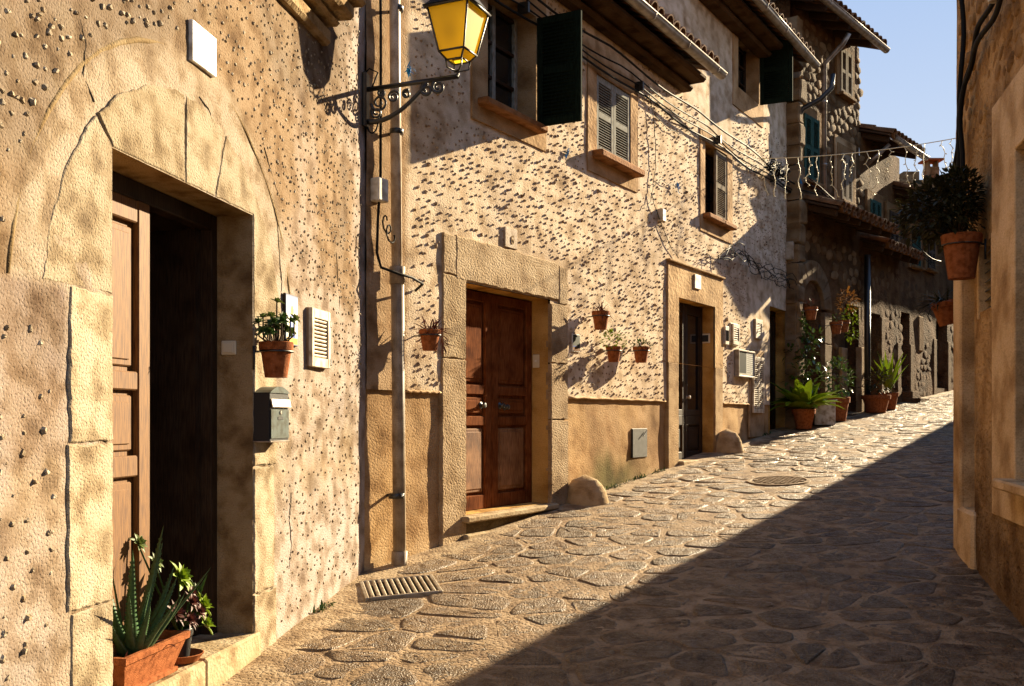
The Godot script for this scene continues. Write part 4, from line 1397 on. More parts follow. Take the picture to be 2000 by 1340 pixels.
func ring_bracket(o: Node3D, r: float, y: float, reach: float) -> void:      # an iron ring that holds a pot to the wall behind it
	var m := MB.new()
	var p := []
	for k in 21:
		p.append(Vector3(cos(TAU * k / 20.0) * r, y, sin(TAU * k / 20.0) * r))
	m.tube(p, 0.005, -1.0, 5)
	m.tube([Vector3(0, y, -r), Vector3(0, y, -reach)], 0.006, -1.0, 5)
	m.tube([Vector3(0, y + 0.03, -reach), Vector3(0, y - 0.09, -reach)], 0.007, -1.0, 5)
	obj("ring_bracket", m, M.iron, o)

func rosette(m: MB, at: Vector3, up: Vector3, r: float, leaves: int, broad := 0.42) -> void:
	var n := up.normalized()
	var a := n.cross(Vector3(0.3, 0.2, 0.9)).normalized()
	var b := n.cross(a)
	for k in leaves:
		var t := float(k) / leaves
		var ang := k * 2.39996
		var lean := lerpf(0.15, 1.35, t)
		var out := a * cos(ang) + b * sin(ang)
		m.blade(at + out * r * 0.08, out * sin(lean) + n * cos(lean), n, r * lerpf(0.5, 1.0, t), r * broad, 0.5 if t > 0.5 else -0.2, 4, 0.22)

func leafy(m: MB, c: Vector3, size: Vector3, count: int, lng: float, hollow := 0.3) -> void:
	for i in count:
		var d := Vector3(r_(-1, 1), r_(-1, 1), r_(-1, 1))
		while d.length() > 1.0:
			d = Vector3(r_(-1, 1), r_(-1, 1), r_(-1, 1))
		d = d.normalized() * pow(lerpf(hollow, 1.0, d.length()), 0.8)
		var p := c + d * size
		m.blade(p, d + Vector3(r_(-0.7, 0.7), r_(-0.4, 0.8), r_(-0.7, 0.7)), Vector3.UP if absf(d.y) < 0.9 else Vector3.RIGHT, lng * r_(0.7, 1.3), lng * r_(0.4, 0.6), r_(0.1, 0.9), 3, 0.2)

func twigs(m: MB, from: Vector3, c: Vector3, size: Vector3, count: int, r: float) -> void:
	for i in count:
		var e := c + Vector3(r_(-0.8, 0.8), r_(-0.8, 0.8), r_(-0.8, 0.8)) * size
		var k := from.lerp(e, 0.5) + Vector3(r_(-0.1, 0.1), r_(0, 0.1), r_(-0.1, 0.1)) * size.x
		m.tube([from, k, e], r, r * 0.4, 5)

func aloe_leaf(m: MB, dir: Vector3, lng: float, w: float, bend: float) -> void:
	var d := dir.normalized()
	var side := d.cross(Vector3.UP).normalized()
	var p := Vector3.ZERO
	var n := 12
	var rows := []
	m.group = 0
	for i in n + 1:
		var t := float(i) / n
		var ww := w * pow(1.0 - t, 0.75) * (0.75 + 0.25 * sin(PI * minf(t * 2.5, 1.0))) + 0.001
		var nn := side.cross(d).normalized()
		if nn.dot(Vector3.UP) < 0.0 and t < 0.2:
			nn = -nn
		rows.append([p - side * ww * 0.5, p - side * ww * 0.25 - nn * ww * 0.2, p - nn * ww * 0.26, p + side * ww * 0.25 - nn * ww * 0.2, p + side * ww * 0.5, p + side * ww * 0.2 + nn * ww * 0.02, p - side * ww * 0.2 + nn * ww * 0.02])
		d = (d + Vector3.UP * bend / n).normalized()
		side = (side - d * side.dot(d)).normalized()
		p += d * lng / n
	for i in n:
		for k in 7:
			var j := (k + 1) % 7
			m.quad(rows[i][k], rows[i][j], rows[i + 1][j], rows[i + 1][k])
	m.group = -1
	for i in range(1, n - 1):
		for s in [0, 4]:
			for q in 2:
				var a: Vector3 = (rows[i][s] as Vector3).lerp(rows[i + 1][s], q * 0.5)
				var b: Vector3 = (rows[i][s] as Vector3).lerp(rows[i + 1][s], q * 0.5 + 0.3)
				var o: Vector3 = (rows[i][s] - rows[i][4 - s]).normalized() * 0.006
				m.tri(a, b, (a + b) / 2 + o + (b - a) * 0.4)

func doorway_plants() -> void:
	var f := W1
	# planter with aloe
	var o := thing("aloe_planter", "terracotta trough with large spiky aloe on the arched doorway's threshold", "planter", on(f, 4.24, 0.478, -0.08))
	var m := MB.new()
	var bot := Vector2(0.2, 0.055)
	var top := Vector2(0.25, 0.085)
	var hgt := 0.16
	var ring := func(s: Vector2, y: float) -> Array: return [Vector3(-s.x, y, -s.y), Vector3(s.x, y, -s.y), Vector3(s.x, y, s.y), Vector3(-s.x, y, s.y)]
	var rs := [ring.call(bot + Vector2(0.012, 0.012), 0.0), ring.call(bot + Vector2(0.012, 0.012), 0.018), ring.call(bot, 0.022), ring.call(top, hgt - 0.03), ring.call(top + Vector2(0.012, 0.012), hgt - 0.028), ring.call(top + Vector2(0.014, 0.014), hgt), ring.call(top - Vector2(0.006, 0.006), hgt), ring.call(top - Vector2(0.02, 0.02), hgt - 0.04)]
	for i in rs.size() - 1:
		for k in 4:
			m.quad(rs[i][k], rs[i + 1][k], rs[i + 1][(k + 1) % 4], rs[i][(k + 1) % 4])
	obj("trough", m, M.terracotta, o)
	bxs("soil", M.soil, o, -0.235, 0.235, 0.09, 0.13, -0.07, 0.07, 0.01)
	var leaves := [[-0.75, 1.0, 0.1, 0.42, 0.055], [-0.4, 1.0, 0.25, 0.46, 0.06], [-0.12, 1.0, -0.15, 0.4, 0.05], [0.35, 1.0, 0.1, 0.5, 0.062], [0.62, 1.0, 0.0, 0.46, 0.05], [0.75, 0.75, 0.3, 0.34, 0.07], [0.2, 0.7, 0.75, 0.3, 0.07], [-0.55, 0.6, 0.6, 0.3, 0.06], [1.0, 0.35, 0.25, 0.3, 0.05], [-1.0, 0.5, 0.25, 0.3, 0.05], [0.1, 1.0, -0.4, 0.34, 0.045], [0.0, 1.0, 0.3, 0.28, 0.04], [-0.9, 0.9, 0.5, 0.4, 0.05], [0.5, 0.8, 0.6, 0.42, 0.06], [-0.3, 0.8, 0.8, 0.34, 0.06], [0.9, 0.7, 0.1, 0.4, 0.055], [-0.6, 1.0, -0.2, 0.44, 0.05]]
	for l in leaves:
		var lm := MB.new()
		aloe_leaf(lm, Vector3(l[0], l[1], l[2]), l[3] * 1.08, l[4] * 1.3, 0.55 if l[1] < 0.8 else 0.12)
		obj("leaf", lm, M.aloe, o, Transform3D(Basis(), Vector3(-0.06 + l[0] * 0.03, 0.12, l[2] * 0.03)))
	var dry := MB.new()
	for i in 26:
		dry.blade(Vector3(r_(-0.22, 0.2), 0.125, r_(-0.06, 0.07)), Vector3(r_(-1, 1), r_(0.1, 1.0), r_(-0.3, 1)), Vector3.UP, r_(0.05, 0.12), 0.012, 0.8, 3)
	obj("withered_leaves", dry, M.leaf_burgundy, o)
	# black pot with rosettes
	var p := pot("succulent_pot", "black plastic pot of green and burgundy succulents on a terracotta saucer", on(f, 4.6, 0.494, -0.075), 0.054, 0.135, "", M.black_plastic)
	var sc := MB.new()
	sc.lathe([Vector2(0, -0.012), Vector2(0.075, -0.012), Vector2(0.1, 0.022), Vector2(0.095, 0.024), Vector2(0.072, -0.003), Vector2(0, -0.003)], 28)
	obj("saucer", sc, M.terracotta, p)
	var stems := MB.new()
	for r in [[-0.19, 0.53, -0.1, 0.05, "leaf_pale", 22], [-0.12, 0.44, -0.06, 0.05, "leaf_pale", 22], [-0.02, 0.36, 0.0, 0.085, "leaf_lime", 26], [0.13, 0.21, 0.03, 0.08, "leaf_lime", 22], [0.1, 0.13, 0.06, 0.07, "leaf_lime", 20], [0.17, 0.27, -0.02, 0.06, "leaf_green", 18], [-0.01, 0.25, 0.05, 0.06, "leaf_burgundy", 26], [0.03, 0.2, 0.07, 0.055, "leaf_burgundy", 26], [-0.05, 0.18, 0.06, 0.06, "leaf_burgundy", 26], [0.05, 0.28, 0.02, 0.05, "leaf_burgundy", 24], [-0.12, 0.22, 0.03, 0.07, "leaf_burgundy", 24]]:
		var c := Vector3(r[0], r[1], r[2])
		var rm := MB.new()
		rosette(rm, Vector3.ZERO, Vector3(c.x * 1.5 + 0.2, 0.5, 0.8), r[3], r[5], 0.4 if r[4] != "leaf_burgundy" else 0.26)
		obj("rosette", rm, M[r[4]], p, Transform3D(Basis(), c))
		stems.tube([Vector3(c.x * 0.15, 0.12, 0), Vector3(c.x * 0.7, lerpf(0.12, c.y, 0.5), c.z * 0.4), c], 0.006, 0.004, 5)
	stems.blade(Vector3(0.05, 0.13, 0), Vector3(0.8, 1, 0.1), Vector3.UP, 0.27, 0.03, 0.0, 4, 0.3)
	obj("stems", stems, M.leaf_green, p)

func hanging_pots() -> void:
	# on the arched house
	var p := pot("hanging_pot", "terracotta wall pot with leggy green succulent beside the louvred vent", on(W1, 5.222, 1.765, 0.118) * Transform3D(Basis(Vector3.UP, 0.2), Vector3.ZERO), 0.084, 0.178)
	ring_bracket(p, 0.084, 0.13, 0.11)
	var st := MB.new()
	for k in 22:
		var a := k * 2.4
		var c := Vector3(cos(a) * r_(0.03, 0.15), r_(0.2, 0.31), sin(a) * r_(0.02, 0.1))
		if k == 0: c = Vector3(0.02, 0.38, 0.0)
		if k == 1: c = Vector3(-0.13, 0.27, 0.05)
		if k == 2: c = Vector3(0.15, 0.24, 0.04)
		if k == 3: c = Vector3(0.06, 0.3, 0.08)
		var rm := MB.new()
		rosette(rm, Vector3.ZERO, c * Vector3(1.5, 0.6, 1.5) + Vector3(0, 0.05, 0.05), 0.042, 16, 0.5)
		obj("rosette", rm, M.leaf_green if k % 3 else M.leaf_pale, p, Transform3D(Basis(), c))
		st.tube([Vector3(c.x * 0.3, 0.16, c.z * 0.3), Vector3(c.x * 0.9, lerpf(0.16, c.y, 0.4), c.z), c], 0.005, 0.004, 5)
	obj("stems", st, M.beam, p)
	# four on the chip-set house
	var specs := [
		[0.53, 2.05, 0.078, 0.15, "terracotta wall pot with spidery burgundy succulent left of the red door", 0],
		[3.33, 2.41, 0.085, 0.175, "highest terracotta wall pot right of the red door, thin reddish leaves", 1],
		[3.62, 2.115, 0.075, 0.15, "terracotta wall pot with bushy bright green plant, middle of three", 2],
		[4.28, 2.14, 0.085, 0.165, "terracotta wall pot with low trailing greenery nearest the dark glazed door", 3]]
	for s in specs:
		p = pot("hanging_pot", s[4], on(W2, s[0], s[1], 0.16), s[2], s[3], "terracotta pots hung on the chip-set wall")
		ring_bracket(p, s[2], s[3] * 0.74, 0.155)
		var m := MB.new()
		var top: float = s[3]
		if s[5] == 0 or s[5] == 1:
			for i in (46 if s[5] == 0 else 26):
				var out := Vector3(r_(-1, 1.2), r_(-0.2, 1.2), r_(-0.6, 1.0))
				m.blade(Vector3(r_(-0.03, 0.05), top - 0.01, r_(-0.03, 0.04)), out, Vector3.UP, r_(0.09, 0.17), 0.013, r_(0.3, 1.2), 4, 0.4)
			if s[5] == 0:
				for i in 16:
					m.blade(Vector3(0.09, top - 0.09 + r_(-0.06, 0.06), 0.05), Vector3(r_(-0.4, 1), r_(-0.8, 0.6), r_(-0.3, 1)), Vector3.UP, r_(0.06, 0.11), 0.011, 0.5, 3, 0.4)
			obj("foliage", m, M.leaf_burgundy, p)
		elif s[5] == 2:
			leafy(m, Vector3(0, top + 0.06, 0), Vector3(0.12, 0.09, 0.11), 150, 0.036)
			obj("foliage", m, M.leaf_lime, p)
			var m2 := MB.new()
			leafy(m2, Vector3(0.1, top - 0.06, 0.03), Vector3(0.05, 0.09, 0.05), 30, 0.025)
			obj("trailing_foliage", m2, M.leaf_green, p)
		else:
			leafy(m, Vector3(0, top + 0.015, 0.0), Vector3(0.13, 0.045, 0.11), 120, 0.032)
			obj("foliage", m, M.leaf_green, p)
	# two on the right
	p = pot("hanging_pot", "large terracotta pot with dark round bush hung on the brown house at right", on(WR, -6.2, 2.385, 0.135), 0.112, 0.26)
	ring_bracket(p, 0.11, 0.2, 0.13)
	var b := MB.new()
	leafy(b, Vector3(-0.13, 0.43, 0.1), Vector3(0.26, 0.155, 0.22), 1200, 0.042, 0.05)
	leafy(b, Vector3(0.02, 0.48, 0.03), Vector3(0.17, 0.17, 0.14), 700, 0.04, 0.05)
	leafy(b, Vector3(-0.11, 0.42, 0.1), Vector3(0.33, 0.2, 0.26), 240, 0.05, 0.75)
	obj("foliage", b, M.leaf_dark, p)
	var tw := MB.new()
	twigs(tw, Vector3(0, 0.22, 0), Vector3(-0.1, 0.4, 0.1), Vector3(0.28, 0.14, 0.2), 14, 0.007)
	obj("branches", tw, M.beam, p)
	p = pot("hanging_pot", "small tilted terracotta pot with thin leaves below the dark bush", Transform3D(Basis(Vector3(0, 0, 1), 0.22), Vector3(3.17, 2.24, -7.45)), 0.085, 0.175)
	b = MB.new()
	for i in 40:
		b.blade(Vector3(r_(-0.04, 0.04), 0.16, r_(-0.04, 0.04)), Vector3(r_(-1.4, 0.4), r_(0.2, 1.0), r_(-0.8, 0.8)), Vector3.UP, r_(0.12, 0.24), 0.014, r_(0.5, 1.6), 4, 0.3)
	obj("foliage", b, M.leaf_dark, p)
	var br := MB.new()
	br.tube([Vector3(0.08, 0.12, 0), Vector3(0.3, 0.16, 0)], 0.007, -1.0, 5)
	obj("ring_bracket", br, M.iron, p)

func far_plants() -> void:
	var g := "potted plants along the far house fronts"
	var put := func(x: float, z: float) -> Transform3D: return Transform3D(Basis(), lay(x, z, 0.01))
	var p := pot("potted_plant", "terracotta pot with broad sunlit yellow-green leaves by the dark plank door", put.call(4.36, 15.3), 0.17, 0.3, g)
	for i in 44:
		var m := MB.new()
		var a := i * 2.4
		m.blade(Vector3(cos(a) * 0.05, 0.28, sin(a) * 0.05), Vector3(cos(a) * r_(0.4, 1.1), r_(0.6, 1.3), sin(a) * r_(0.4, 1.1)), Vector3.UP, r_(0.34, 0.66), r_(0.13, 0.19), r_(0.5, 1.3), 5, 0.18)
		obj("leaf", m, M.leaf_lime, p)
	p = pot("potted_plant", "tall glossy climber on a cane behind the broad-leaved pot", put.call(4.44, 15.56), 0.14, 0.28, g)
	var b := MB.new()
	for i in 26:
		var t := i / 26.0
		leafy(b, Vector3(r_(-0.18, 0.18), 0.35 + t * 1.35, r_(-0.12, 0.12)), Vector3(0.16, 0.1, 0.14) * (1.1 - t * 0.6), 16, 0.1, 0.2)
	obj("foliage", b, M.leaf_gloss, p)
	var tw := MB.new()
	tw.tube([Vector3(0, 0.2, 0), Vector3(0.04, 0.9, 0), Vector3(-0.03, 1.8, 0)], 0.012, 0.006, 5)
	twigs(tw, Vector3(0, 0.3, 0), Vector3(0, 0.9, 0), Vector3(0.15, 0.5, 0.12), 8, 0.006)
	obj("canes", tw, M.beam, p)
	# white crate used as a planter
	var o := thing("planter_box", "weathered white wooden planter box between two flower pots", "planter", put.call(4.79, 15.82), g)
	for s in [[-0.16, 0.16, 0.14, 0.16], [-0.16, 0.16, -0.16, -0.14]]:
		bxs("side_board", M.white_paint, o, s[0], s[1], 0.0, 0.36, s[2], s[3], 0.006)
	for s in [-0.16, 0.14]:
		bxs("side_board", M.wood_dark, o, s, s + 0.02, 0.0, 0.36, -0.138, 0.138, 0.004)
	for s in [[-0.18, 0.18, 0.13, 0.18], [-0.18, 0.18, -0.18, -0.13]]:
		bxs("rim_board", M.white_paint, o, s[0], s[1], 0.362, 0.385, s[2], s[3], 0.004)
	for s in [[-0.18, -0.13], [0.13, 0.18]]:
		bxs("rim_board", M.white_paint, o, s[0], s[1], 0.362, 0.385, -0.128, 0.128, 0.004)
	bxs("soil", M.soil, o, -0.138, 0.138, 0.2, 0.33, -0.138, 0.138, 0.0)
	p = pot("potted_plant", "brown pot with dense glossy shrub in front of the plain dark doorway", put.call(5.2, 16.35), 0.19, 0.38, g)
	b = MB.new()
	leafy(b, Vector3(0, 0.66, 0), Vector3(0.24, 0.34, 0.22), 230, 0.085, 0.2)
	obj("foliage", b, M.leaf_gloss, p)
	p = pot("potted_plant", "wide clay bowl at the foot of the dark drainpipe", put.call(6.24, 17.55), 0.24, 0.3, g)
	b = MB.new()
	leafy(b, Vector3(0.05, 0.5, 0), Vector3(0.22, 0.25, 0.2), 110, 0.09, 0.2)
	obj("foliage", b, M.leaf_dark, p)
	p = pot("potted_plant", "clay pot with tall sunlit strap leaves past the dark drainpipe", put.call(6.64, 18.05), 0.17, 0.3, g)
	for i in 20:
		var m := MB.new()
		var a := i * 2.4
		m.blade(Vector3(0, 0.28, 0), Vector3(cos(a) * r_(0.1, 0.7), 1.3, sin(a) * r_(0.1, 0.7)), Vector3.UP, r_(0.4, 0.8), r_(0.06, 0.09), r_(0.3, 0.9), 5, 0.2)
		obj("leaf", m, M.leaf_lime, p)
	# pots hung on the rubble house
	var g2 := "pots hung on the rubble house"
	for s in [[1.3, 2.95, "clay wall pot with tall rust-coloured cascading plant on the rubble house", 2], [0.98, 2.9, "small clay wall pot with a pale flower right of the arched doorway", 1], [-0.02, 3.05, "small bare clay wall pot left of the arched doorway", 0]]:
		p = pot("hanging_pot", s[2], on(W3, s[0], s[1], 0.28), 0.1, 0.19, g2)
		ring_bracket(p, 0.1, 0.14, 0.27)
		b = MB.new()
		if s[3] == 2:
			leafy(b, Vector3(0.03, 0.5, 0.04), Vector3(0.2, 0.2, 0.16), 150, 0.06, 0.2)
			obj("foliage", b, M.leaf_rust, p)
			b = MB.new()
			leafy(b, Vector3(0.16, 0.14, 0.06), Vector3(0.14, 0.32, 0.12), 130, 0.055, 0.2)
			obj("trailing_foliage", b, M.leaf_lime, p)
		else:
			leafy(b, Vector3(0, 0.24, 0), Vector3(0.1, 0.06, 0.09), 30, 0.045)
			obj("foliage", b, M.leaf_pale if s[3] == 1 else M.leaf_burgundy, p)

# ------------------------------------------------------------------ fittings
func spiral(c: Vector3, a: Vector3, b: Vector3, r: float, turns: float, start := 0.0) -> Array:
	var p := []
	var n := int(turns * 14)
	for k in n + 1:
		var t := float(k) / n
		var ang := start + t * turns * TAU
		p.append(c + (a * cos(ang) + b * sin(ang)) * r * (1.0 - 0.78 * t))
	return p

func street_lamp() -> void:
	var o := thing("street_lamp", "black wrought iron wall lantern with amber panes on a scrolled bracket", "street lamp", on(W1, 7.06, 3.64, 0.0))
	# bracket; z is out from the wall
	var z := Vector3(0, 0, 1)
	var y := Vector3.UP
	var m := MB.new()
	m.tube([Vector3(0, 0.155, 0.0), Vector3(0, 0.215, 0.66)], 0.017, -1.0, 8)
	obj("bracket_arm", m, M.iron, o)
	bxs("back_plate", M.iron, o, -0.04, 0.04, -0.1, 0.27, 0.0, 0.03, 0.006)
	m = MB.new()
	var brace := []
	for k in 15:
		var t := k / 14.0
		brace.append(Vector3(0, lerpf(-0.06, 0.175, pow(t, 1.5)) - 0.035 * sin(PI * t), lerpf(0.02, 0.44, t)))
	m.tube(brace, 0.019, 0.013, 7)
	m.tube(spiral(Vector3(0, 0.135, 0.44), z, y, 0.046, 1.5, 1.4), 0.013, 0.009, 6)
	m.tube(spiral(Vector3(0, 0.15, 0.52), z, y, 0.046, 1.5, 2.2), 0.013, 0.009, 6)
	obj("brace", m, M.iron, o)
	for s in [[0.1, 0.21, 0.035, 0.5], [0.065, 0.11, 0.05, 3.2], [0.115, 0.3, 0.026, 1.0], [0.0, 0.09, 0.035, 2.0], [0.13, 0.12, 0.025, 4.0]]:
		var q := MB.new()
		q.tube(spiral(Vector3(0, s[0], s[1]), z, y, s[2] * 1.2, 1.6, s[3]), 0.0095, 0.007, 5)
		obj("scroll", q, M.iron, o)
	m = MB.new()
	var loop := []
	for k in 13:
		var a := PI + PI * k / 12.0
		loop.append(Vector3(0, -0.03 + 0.11 * sin(a), 0.06 + 0.045 * cos(a)))
	m.tube(loop, 0.006, -1.0, 5)
	var m3 := MB.new()
	m3.tube([Vector3(0, 0.27, 0.01), Vector3(0, 0.3, 0.04), Vector3(0, 0.27, 0.1), Vector3(0, 0.17, 0.06)], 0.006, -1.0, 5)
	obj("feed_cable", m3, M.cable_black, o)
	obj("feed_cable", m, M.cable_black, o)
	# lantern head
	var turn := Basis(Vector3.UP, deg_to_rad(-16.0))
	var head := Transform3D(turn, Vector3(0, 0.318, 0.655))
	var corner := func(k: int, half: float, yy: float) -> Vector3:
		var a := PI / 4 + k * PI / 2
		return head * Vector3(cos(a) * half * sqrt(2.0), yy, sin(a) * half * sqrt(2.0))
	var lv := [[0.055, 0.0], [0.094, 0.05], [0.15, 0.335]]
	for band in 2:
		for k in 4:
			var g := MB.new()
			var a: Vector3 = corner.call(k, lv[band][0] - 0.004, lv[band][1])
			var b: Vector3 = corner.call(k + 1, lv[band][0] - 0.004, lv[band][1])
			var c: Vector3 = corner.call(k + 1, lv[band + 1][0] - 0.004, lv[band + 1][1])
			var d: Vector3 = corner.call(k, lv[band + 1][0] - 0.004, lv[band + 1][1])
			g.away4(a, b, c, d, head.origin + Vector3(0, 0.15, 0))
			obj("amber_pane", g, M.amber_glass, o)
	for k in 4:
		var g := MB.new()
		g.tube([corner.call(k, lv[0][0], lv[0][1]), corner.call(k, lv[1][0], lv[1][1]), corner.call(k, lv[2][0], lv[2][1])], 0.007, -1.0, 6)
		g.tube([corner.call(k, lv[1][0], lv[1][1]), corner.call(k + 1, lv[1][0], lv[1][1])], 0.0075, -1.0, 6)
		g.tube([corner.call(k, lv[0][0], 0.0), corner.call(k + 1, lv[0][0], 0.0)], 0.006, -1.0, 6)
		g.tube([corner.call(k, lv[2][0] + 0.012, 0.337), corner.call(k + 1, lv[2][0] + 0.012, 0.337)], 0.011, -1.0, 6)
		obj("frame_bar", g, M.iron, o)
	m = MB.new()
	var roof := [[0.178, 0.342], [0.15, 0.365], [0.085, 0.46], [0.06, 0.475], [0.05, 0.53], [0.02, 0.56]]
	for i in roof.size() - 1:
		for k in 4:
			m.away4(corner.call(k, roof[i][0], roof[i][1]), corner.call(k + 1, roof[i][0], roof[i][1]), corner.call(k + 1, roof[i + 1][0], roof[i + 1][1]), corner.call(k, roof[i + 1][0], roof[i + 1][1]), head.origin + Vector3(0, 0.3, 0))
	m.away4(corner.call(0, 0.178, 0.341), corner.call(1, 0.178, 0.341), corner.call(2, 0.178, 0.341), corner.call(3, 0.178, 0.341), head.origin + Vector3(0, 0.6, 0))
	obj("lantern_roof", m, M.iron, o)
	m = MB.new()
	for k in 4:
		var a: Vector3 = corner.call(k, 0.06, 0.0)
		m.tube([a, a + Vector3(0, -0.05, 0) + (head.origin - a) * Vector3(0.1, 0, 0.1), head.origin + Vector3(0, -0.075, 0)], 0.006, -1.0, 5)
	m.tube([head.origin + Vector3(0, -0.06, 0), head.origin + Vector3(0, -0.12, 0)], 0.012, 0.008, 7)
	obj("lantern_cradle", m, M.iron, o)
	m = MB.new()
	m.lathe([Vector2(0, 0), Vector2(0.035, 0.02), Vector2(0.045, 0.08), Vector2(0.03, 0.13), Vector2(0, 0.15)], 14, head.origin + Vector3(0, 0.1, 0))
	obj("lamp_bulb", m, M.white_paint, o)

func pipes() -> void:
	var o := thing("drainpipe", "pale painted drainpipe in the corner behind the street lamp", "drainpipe", W2)
	var m := MB.new()
	m.tube([Vector3(0.185, 5.5, 0.1), Vector3(0.2, 4.0, 0.1), Vector3(0.22, 2.56, 0.1)], 0.038, -1.0, 16)
	obj("upper_pipe", m, M.pipe_paint, o)
	m = MB.new()
	m.tube([Vector3(0.225, 2.57, 0.1), Vector3(0.24, 1.5, 0.1), Vector3(0.25, 0.6, 0.1)], 0.046, -1.0, 16)
	obj("lower_pipe", m, M.pipe_dark, o)
	m = MB.new()
	m.tube([Vector3(0.224, 2.62, 0.1), Vector3(0.226, 2.5, 0.1)], 0.055, -1.0, 16)
	obj("collar", m, M.pipe_dark, o)
	m = MB.new()
	m.tube([Vector3(0.25, 0.63, 0.1), Vector3(0.25, 0.48, 0.1)], 0.056, 0.06, 16)
	obj("foot", m, M.pipe_dark, o)
	for yy in [3.56, 4.42, 1.02]:
		m = MB.new()
		m.tube([Vector3(0.235, yy, -0.02), Vector3(0.235, yy, 0.06)], 0.012, -1.0, 6)
		m.tube([Vector3(0.215, yy + 0.018, 0.1), Vector3(0.215, yy - 0.018, 0.1)], 0.049 if yy > 2 else 0.056, -1.0, 14)
		obj("pipe_clip", m, M.iron, o)
	o = thing("drainpipe", "thin bright zinc drainpipe down the tall rubble house", "drainpipe", W3)
	m = MB.new()
	m.tube([Vector3(0.95, 7.6, 0.5), Vector3(0.95, 7.45, 0.4), Vector3(0.95, 7.2, 0.1), Vector3(0.95, 5.0, 0.1)], 0.04, -1.0, 12)
	obj("pipe", m, M.zinc, o)
	for yy in [5.6, 6.6]:
		m = MB.new()
		m.tube([Vector3(0.95, yy + 0.015, 0.1), Vector3(0.95, yy - 0.015, 0.1)], 0.048, -1.0, 12)
		obj("pipe_clip", m, M.zinc, o)
	o = thing("drainpipe", "dark drainpipe between the plain doorway and the clay bowl", "drainpipe", W3)
	m = MB.new()
	m.tube([Vector3(2.84, 4.4, 0.12), Vector3(2.84, 1.65, 0.12)], 0.055, -1.0, 12)
	obj("pipe", m, M.iron, o)
	o = thing("drainpipe", "dark bent drainpipe under the upper gutter at the rubble house corner", "drainpipe", W2)
	m = MB.new()
	var pts := [Vector3(10.22, 6.75, 0.68), Vector3(10.22, 6.55, 0.66), Vector3(10.2, 6.4, 0.5), Vector3(10.14, 6.28, 0.25), Vector3(10.1, 6.1, 0.16), Vector3(10.1, 5.2, 0.14), Vector3(10.13, 3.4, 0.12)]
	m.tube(pts, 0.038, -1.0, 10)
	obj("pipe", m, M.iron, o)
	bxs("meter_box", M.panel_pale, o, 10.0, 10.2, 3.98, 4.25, 0.02, 0.14, 0.01)

